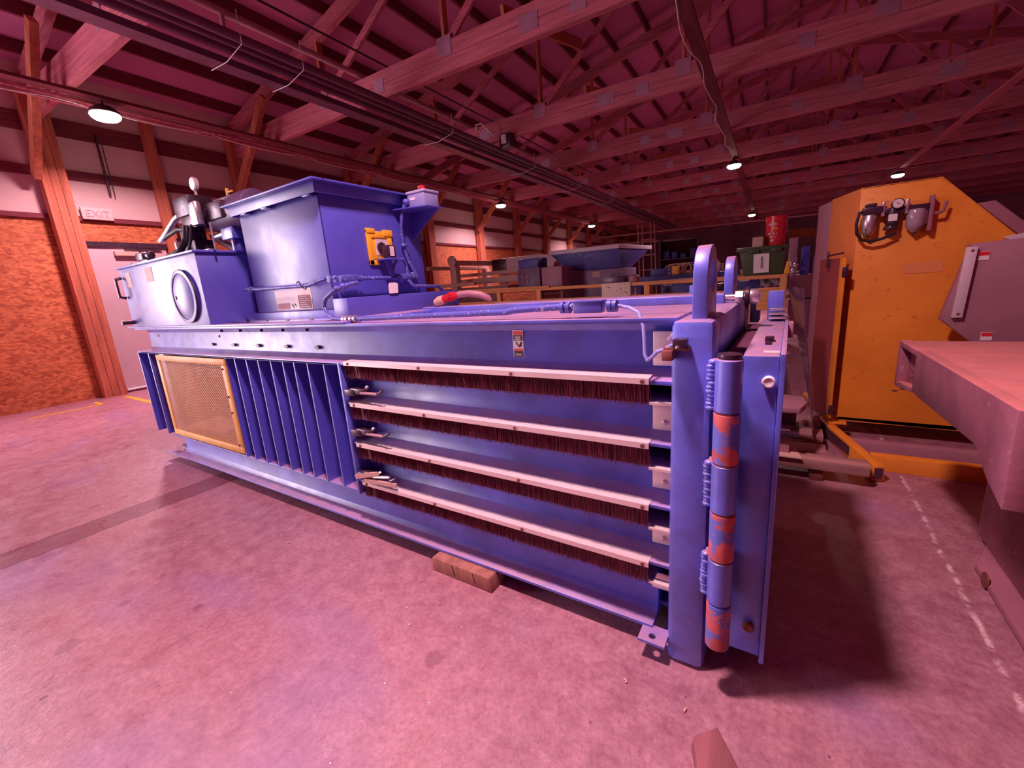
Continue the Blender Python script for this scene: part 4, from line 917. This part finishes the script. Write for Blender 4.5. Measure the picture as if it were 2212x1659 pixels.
# pail
PL = thing('red_pail', 'tall red plastic pail with pale label standing on the green tote', 'pail', (-.235, 7.72, 1.455))
pp(MB().lathe([(.118, 0), (.122, .006), (.134, .34), (.140, .345), (.140, .362), (.136, .365), (.136, .385), (.143, .39), (.143, .41), (.004, .412)], (-.235, 7.72, 1.455), 'z', 36), 'pail_body', RED, PL, 0)
pl = MB()
for z0, z1, w_ in ((.285, .315, .052), (.155, .185, .058), (.115, .135, .045), (.06, .095, .028)):
    for k in range(int(w_*200)):
        a = -PI/2 - .25 + (k/(w_*200)-.5)*w_*16
        r_ = .1245+.034*((z0+z1)/2)/.34*.36
        x, y = -.235+(r_+.004)*math.cos(a), 7.72+(r_+.004)*math.sin(a)
        if random.random() < .8: pl.box(x-.0035, x+.0035, y-.001, y+.001, 1.455+z0, 1.455+z1-random.uniform(0, .008))
pp(pl, 'pail_print', PAPER, PL, 0, 'pale printed lines')
pp(MB().prism([(-.285, 1.68), (-.272, 1.705), (-.255, 1.70), (-.245, 1.715), (-.232, 1.70), (-.218, 1.705), (-.21, 1.68)], 'y', 7.583, 7.588), 'pail_emblem', YEL, PL, 0, 'small yellow emblem')
pp(MB().tube([(-.10, 7.66, 1.80), (-.085, 7.62, 1.70), (-.10, 7.60, 1.62)], .004, 6), 'pail_handle', STEEL, PL, 0)
solo(MB().box(-.52, -.385, 7.52, 7.75, 1.457, 1.595), 'cardboard_box', CARD, 'small brown cardboard box on the tote beside the red pail', 'box', bev=.003)
solo(MB().hexa([(-.10, 7.50, 1.045), (-.03, 7.50, 1.045), (-.03, 7.56, 1.045), (-.10, 7.56, 1.045), (-.075, 7.5, 1.21), (-.03, 7.5, 1.24), (-.03, 7.55, 1.24), (-.075, 7.55, 1.21)]), 'yellow_bottle', YEL, 'bright yellow bottle at the right foot of the green tote', 'bottle', bev=.01)
solo(MB().box(-2.84, -2.45, 7.50, 7.75, 1.065, 1.185).tube([(-2.72, 7.6, 1.18), (-2.70, 7.6, 1.225), (-2.58, 7.6, 1.225), (-2.56, 7.6, 1.18)], .008), 'tool_case', DARKM, 'black plastic tool case with handle, on the crate rail', 'tool case', bev=.03)
solo(MB().lathe([(.09, 0), (.095, .01), (.095, .10), (.06, .13), (.01, .135)], (-2.32, 7.62, 1.06), 'z', 20), 'grey_canister', GREYP, 'small grey canister beside the black tool case', 'canister')

# ------------------------------------------------------------------ blue feeder hopper behind the crate
BH = thing('feeder_machine', 'dark blue machine with wide flared hopper and white rim, behind the crate', 'machine', (-3.5, 9.0, 0))
pp(MB().hexa([(-3.95, 8.55, 1.36), (-2.85, 8.55, 1.36), (-2.85, 9.2, 1.36), (-3.95, 9.2, 1.36), (-4.38, 8.5, 1.735), (-2.89, 8.5, 1.735), (-2.65, 9.9, 1.735), (-4.38, 9.9, 1.735)]), 'hopper_funnel', NAVY, BH, .004)
pp(MB().hexa([(-4.41, 8.48, 1.73), (-2.87, 8.48, 1.722), (-2.62, 9.93, 1.722), (-4.41, 9.93, 1.73), (-4.41, 8.48, 1.815), (-2.87, 8.48, 1.80), (-2.62, 9.93, 1.80), (-4.41, 9.93, 1.815)]), 'hopper_rim', GREYL, BH, .003)
pp(MB().box(-4.02, -2.78, 8.55, 9.3, .5, 1.35), 'machine_body', paint('feeder_body', (.25, .14, .24), .5), BH, .006)
pp(MB().box(-3.46, -3.30, 8.545, 8.549, 1.20, 1.31), 'paper_label', CARD, BH, 0)
pp(MB().box(-4.30, -4.02, 8.6, 8.9, 1.12, 1.30), 'control_box', DARKM, BH, .01)
pp(MB().cyl((-4.75, 8.5, 1.05), (-4.75, 8.7, 1.05), .22, 28), 'drive_wheel', paint('drive_wheel', (.20, .06, .12), .5), BH)
pp(MB().box(-3.9, -3.8, 8.6, 8.7, 0, .5).box(-3.0, -2.9, 8.6, 8.7, 0, .5), 'machine_leg', NAVY, BH)
BC = thing('blue_conveyor', 'long low blue conveyor bed right of the flared hopper', 'conveyor', (-1.8, 8.8, 0))
pp(MB().box(-2.72, -1.0, 8.7, 9.3, .95, 1.14), 'conveyor_bed', NAVY, BC, .01)
pp(MB().box(-2.6, -2.52, 8.75, 8.83, 0, .95).box(-1.2, -1.12, 8.75, 8.83, 0, .95), 'conveyor_leg', NAVY, BC)
pp(MB().box(-2.34, -2.02, 8.75, 9.0, 1.14, 1.27), 'drive_motor', NAVY, BC, .01)
mb = MB()
for k in range(26):
    a = random.uniform(0, 6.28); c = Vector((-1.72+random.uniform(-.2, .2), 8.8, 1.18)); pts_ = []
    for j in range(7): pts_.append(c+Vector((.16*math.cos(a+j*.5), .05*math.sin(a*3+j), .07+.09*math.sin(a+j*.5))))
    mb.tube(pts_, .006, 5)
solo(mb, 'wire_bundle', CARD, 'tangled heap of tan cables on the blue conveyor', 'cable heap', kind='stuff')
solo(MB().box(-1.90, -1.78, 8.62, 8.69, 1.142, 1.30), 'yellow_box', YEL, 'bright yellow box in front of the cable heap', 'box', bev=.01)
solo(MB().lathe([(.06, 0), (.075, .02), (.075, .14), (.03, .19), (.03, .22)], (-1.17, 8.8, 1.142), 'z', 20), 'white_jug', WHITE, 'white jug standing at the end of the blue conveyor', 'jug')

# ------------------------------------------------------------------ beige roller machine by the left wall
RM = thing('beam_machine', 'beige machine of long beams with a round end disc, behind the hopper', 'machine', (-6.5, 8.5, 0))
pp(MB().cyl((-6.33, 7.42, 1.79), (-6.33, 7.47, 1.79), .125, 30), 'end_disc', TANP, RM)
pp(MB().box(-6.36, -6.24, 7.47, 9.7, 1.69, 1.80), 'top_beam', TANP, RM)
pp(MB().box(-6.95, -6.86, 7.2, 9.7, 1.62, 1.71), 'second_beam', TANP, RM)
pp(MB().box(-6.42, -6.24, 7.44, 7.60, .9, 1.68), 'front_post', TANP, RM)
pp(MB().box(-6.4, -6.2, 9.5, 9.7, 0, 1.7).box(-6.98, -6.84, 9.5, 9.7, 0, 1.65), 'rear_post', TANP, RM)
pp(MB().box(-6.9, -5.7, 7.4, 7.55, 1.19, 1.27), 'base_rail', CARD, RM)
pp(MB().box(-6.9, -4.85, 8.0, 8.15, 1.22, 1.36), 'base_rail', TANP, RM)
pp(MB().box(-6.9, -4.85, 8.2, 8.4, 1.42, 1.50), 'cross_beam', TANP, RM)
pp(MB().box(-6.9, -4.9, 7.6, 9.0, .0, 1.15), 'machine_bed', paint('machine_bed', (.34, .17, .17), .6), RM, .01)
RM.location = Vector(RM.location) + Vector((-.50, .70, .03))
WB = thing('flat_box', 'wide flat box with white front, lying on the beige machine', 'box', (-5.2, 9.6, 1.5))
pp(MB().box(-5.75, -4.70, 8.9, 9.9, 1.50, 1.83), 'box_front', GREYL, WB, .006)
pp(MB().box(-6.20, -5.76, 8.9, 9.9, 1.50, 1.82), 'box_side', DARKM, WB, .006)
solo(MB().box(-4.90, -4.42, 8.0, 8.4, 1.492, 1.68), 'blue_cabinet_head', NAVY, 'small dark blue slotted box on top of the dark cabinet', 'box', bev=.006)
WB.location = Vector(WB.location) + Vector((-.50, .70, .03))
DC = thing('dark_cabinet', 'dark control cabinet with round dials between beige machine and grey cabinets', 'cabinet', (-4.6, 7.9, 0))
pp(MB().box(-4.88, -4.34, 7.86, 8.35, 0, 1.49), 'cabinet_body', paint('cabinet_dark', (.16, .07, .14), .45), DC, .006)
for k in range(4): pp(MB().cyl((-4.76+.12*(k % 2), 7.862, 1.22+.10*(k//2)), (-4.76+.12*(k % 2), 7.845, 1.22+.10*(k//2)), .025, 12), 'dial', GREYP, DC, 0)
DC.location = Vector(DC.location) + Vector((-.03, .10, .0))
solo(MB().box(-4.33, -3.87, 7.96, 8.42, 0, 1.47), 'grey_cabinet', GREYP, 'plain grey steel cabinet right of the dark control cabinet', 'cabinet', bev=.006)
solo(MB().box(-5.17, -4.42, 10.3, 10.9, 0, 1.70), 'grey_cabinet', GREYP, 'taller grey cabinet half hidden by the flared hopper', 'cabinet', bev=.006)

# ------------------------------------------------------------------ right background: white machine, clutter on it
WM = thing('white_machine', 'pale machine housing seen between crate and yellow cabinet', 'machine', (.2, 9.3, 0))
pp(MB().box(-.02, .62, 8.95, 9.8, .60, .985).box(-.02, .62, 8.97, 9.8, 0, .58), 'housing', GREYP, WM, .01)
solo(MB().box(.12, .235, 9.1, 9.3, .987, 1.45), 'blue_post_box', paint('bright_blue_box', (.10, .10, .62), .4), 'upright bright blue box on the pale machine', 'box', bev=.005)
solo(MB().grid(lambda a, b: (.24+.12*a, 9.2+.04*math.sin(9*a), .99+.36*b*(1-.35*a)+.02*math.sin(8*a+6*b)), 10, 10), 'white_sheet', WRAP, 'white crumpled sheet hanging beside the bright blue box', 'plastic sheet')
solo(MB().box(-.07, .06, 9.2, 9.3, .987, 1.62), 'locker_panel', GREYP, 'tall narrow grey panel right of the red pail', 'panel', bev=.004)
solo(MB().ball((.02, 9.0, 1.05), .05, 2).ball((.05, 9.0, 1.15), .045, 2).ball((-.02, 9.02, 1.17), .035, 2).bar((.0, 8.98, 1.0), (.06, 8.98, 1.28), .02, .02).ball((.08, 9.0, 1.04), .035, 2), 'hand_tool', STEEL, 'small pale power tool lying on the pale machine', 'tool')

# ------------------------------------------------------------------ far end of the shed
struct(MB().box(.6, 4.5, 29.44, 29.5, 2.6, 3.1), 'trim_5', OSB)
for z, lab in ((3.12, 'upper of the long horizontal pipes far down the shed'), (2.75, 'lower of the long horizontal pipes far down the shed')):
    solo(MB().tube([(-8.7 if z > 3 else -8.5, 21.6, z+.1), (1.5 if z > 3 else -4.3, 22.2, z-.02)], .035), 'far_pipe', PPIPE, lab, 'pipe')
for k, (x, z) in enumerate(((-5.9, 3.0), (-5.6, 3.0), (-5.3, 2.2))):
    pass
CT = thing('scaffold_tower', 'thin open scaffold tower of tubes beyond the flared hopper', 'scaffold', (-4.9, 18.5, 0))
for x, y in ((-5.25, 18.2), (-4.75, 18.2), (-5.25, 18.8), (-4.75, 18.8)): pp(MB().tube([(x, y, 0), (x-.12, y, 3.25)], .022), 'scaffold_tube', PPIPE, CT, 0)
for z in (.8, 1.4, 2.0, 2.6): pp(MB().tube([(-5.28, 18.2, z), (-4.78, 18.2, z)], .018).tube([(-5.28, 18.8, z), (-4.78, 18.8, z)], .018), 'scaffold_rung', PPIPE, CT, 0)
SH = thing('steel_shelf', 'tall dark steel shelf with clutter far down the shed', 'shelf', (-4.3, 20, 0))
for x in (-4.85, -3.35): pp(MB().box(x, x+.05, 19.6, 20.2, 0, 2.6), 'upright', DARKM, SH, 0)
for z in (.5, 1.1, 1.75, 2.5): pp(MB().box(-4.85, -3.30, 19.6, 20.2, z, z+.04), 'shelf_board', DARKM, SH, 0)
pp(MB().box(-4.8, -3.35, 20.15, 20.2, 0, 2.5), 'shelf_back', MAGH, SH, 0)  # back coloured near-black for the shaded shelf interior
cl = (('brown box', CARD), ('grey box', GREYP), ('dark red box', DRUST), ('white can', WHITE), ('blue box', NAVY), ('beige box', TANP))
kk = 0
for z in (.54, 1.14, 1.79):
    for j in range(4):
        n_, m_ = cl[(kk*5+j) % 6]; x = -4.72+.36*j; h = random.uniform(.15, .38)
        solo(MB().box(x, x+random.uniform(.15, .28), 19.7, 20.0, z+.002, z+h), 'shelf_item', m_,
             '%s on the %s board of the dark shelf, %s from its left' % (n_, {.54: 'lowest', 1.14: 'middle', 1.79: 'upper'}[z], names[j]), 'box', 'clutter on the dark steel shelf', bev=.005)
        kk += 1
BN = thing('long_bench', 'long cluttered dark bench across the far end', 'bench', (-1.0, 20.5, 0))
pp(MB().box(-3.0, 2.6, 20.2, 21.2, .85, .92), 'bench_top', DARKM, BN, 0)
for x in (-2.9, -.3, 2.4): pp(MB().box(x, x+.1, 20.3, 21.1, 0, .85), 'bench_leg', DARKM, BN, 0)
for k in range(9):
    n_, m_ = cl[(k*7+1) % 6]; x = -2.9+.55*k; h = random.uniform(.2, .8)
    solo(MB().box(x, x+random.uniform(.25, .45), 20.4, 20.9, .922, .92+h), 'bench_item', m_, '%s on the far bench, %s from its left end' % (n_, names[k]), 'box', 'clutter on the far bench', bev=.01)
for k, (x, y, w_, h, m_) in enumerate(((-7.0, 13.5, 1.1, 1.4, GREYP), (-5.9, 14.5, .9, 1.2, NAVY), (-7.2, 16.5, 1.2, 1.7, TANP), (3.0, 14, 1.0, 1.5, NAVY), (4.5, 12, 1.4, 1.8, GREYP))):
    t = thing('stored_machine', '%s boxy machine stored %s' % (('grey', 'dark blue', 'beige', 'blue', 'large grey')[k], ('by the left wall beyond the beige machine', 'beside the grey one by the left wall', 'by the left wall further down', 'behind the yellow cabinet', 'right of the blue one behind the yellow cabinet')[k]), 'machine', (x+w_/2, y+.5, 0))
    pp(MB().box(x, x+w_, y, y+1, .1, h), 'housing', m_, t, .02)
    for q in (0, 1): pp(MB().box(x+.05+q*(w_-.2), x+.15+q*(w_-.2), y+.1, y+.9, 0, .1), 'machine_foot', DARKM, t, 0)
    pp(MB().box(x+.2, x+w_*.6, y-.03, y, h*.5, h*.8), 'access_panel', GREYL, t, .005)
# exit sign over the door
ES = bthing('exit_sign', 'pale box exit sign on the wall above the grey door', 'sign', (WU0+.06, 2.55, 2.46))
pp(MB().box(WU0+.045, WU0+.085, 2.38, 2.72, 2.46, 2.62), 'sign_box', PANEL, ES, .01)
cu = bpy.data.curves.new('exit_text', 'FONT'); cu.body = 'EXIT'; cu.size = .13; cu.extrude = .002; cu.align_x = 'CENTER'
tmp = bpy.data.objects.new('tmp', cu); COL.objects.link(tmp)
dg = bpy.context.evaluated_depsgraph_get(); me = bpy.data.meshes.new_from_object(tmp.evaluated_get(dg))
bpy.data.objects.remove(tmp)
me.transform(Matrix.Translation(Vector((.030, 0, .035))) @ Matrix.Rotation(PI/2, 4, 'Z') @ Matrix.Rotation(PI/2, 4, 'X'))
me.materials.clear(); me.materials.append(paint('faded_sign_letters', (.62, .30, .30), .6))
o = bpy.data.objects.new('sign_letters', me); COL.objects.link(o); o.parent = ES
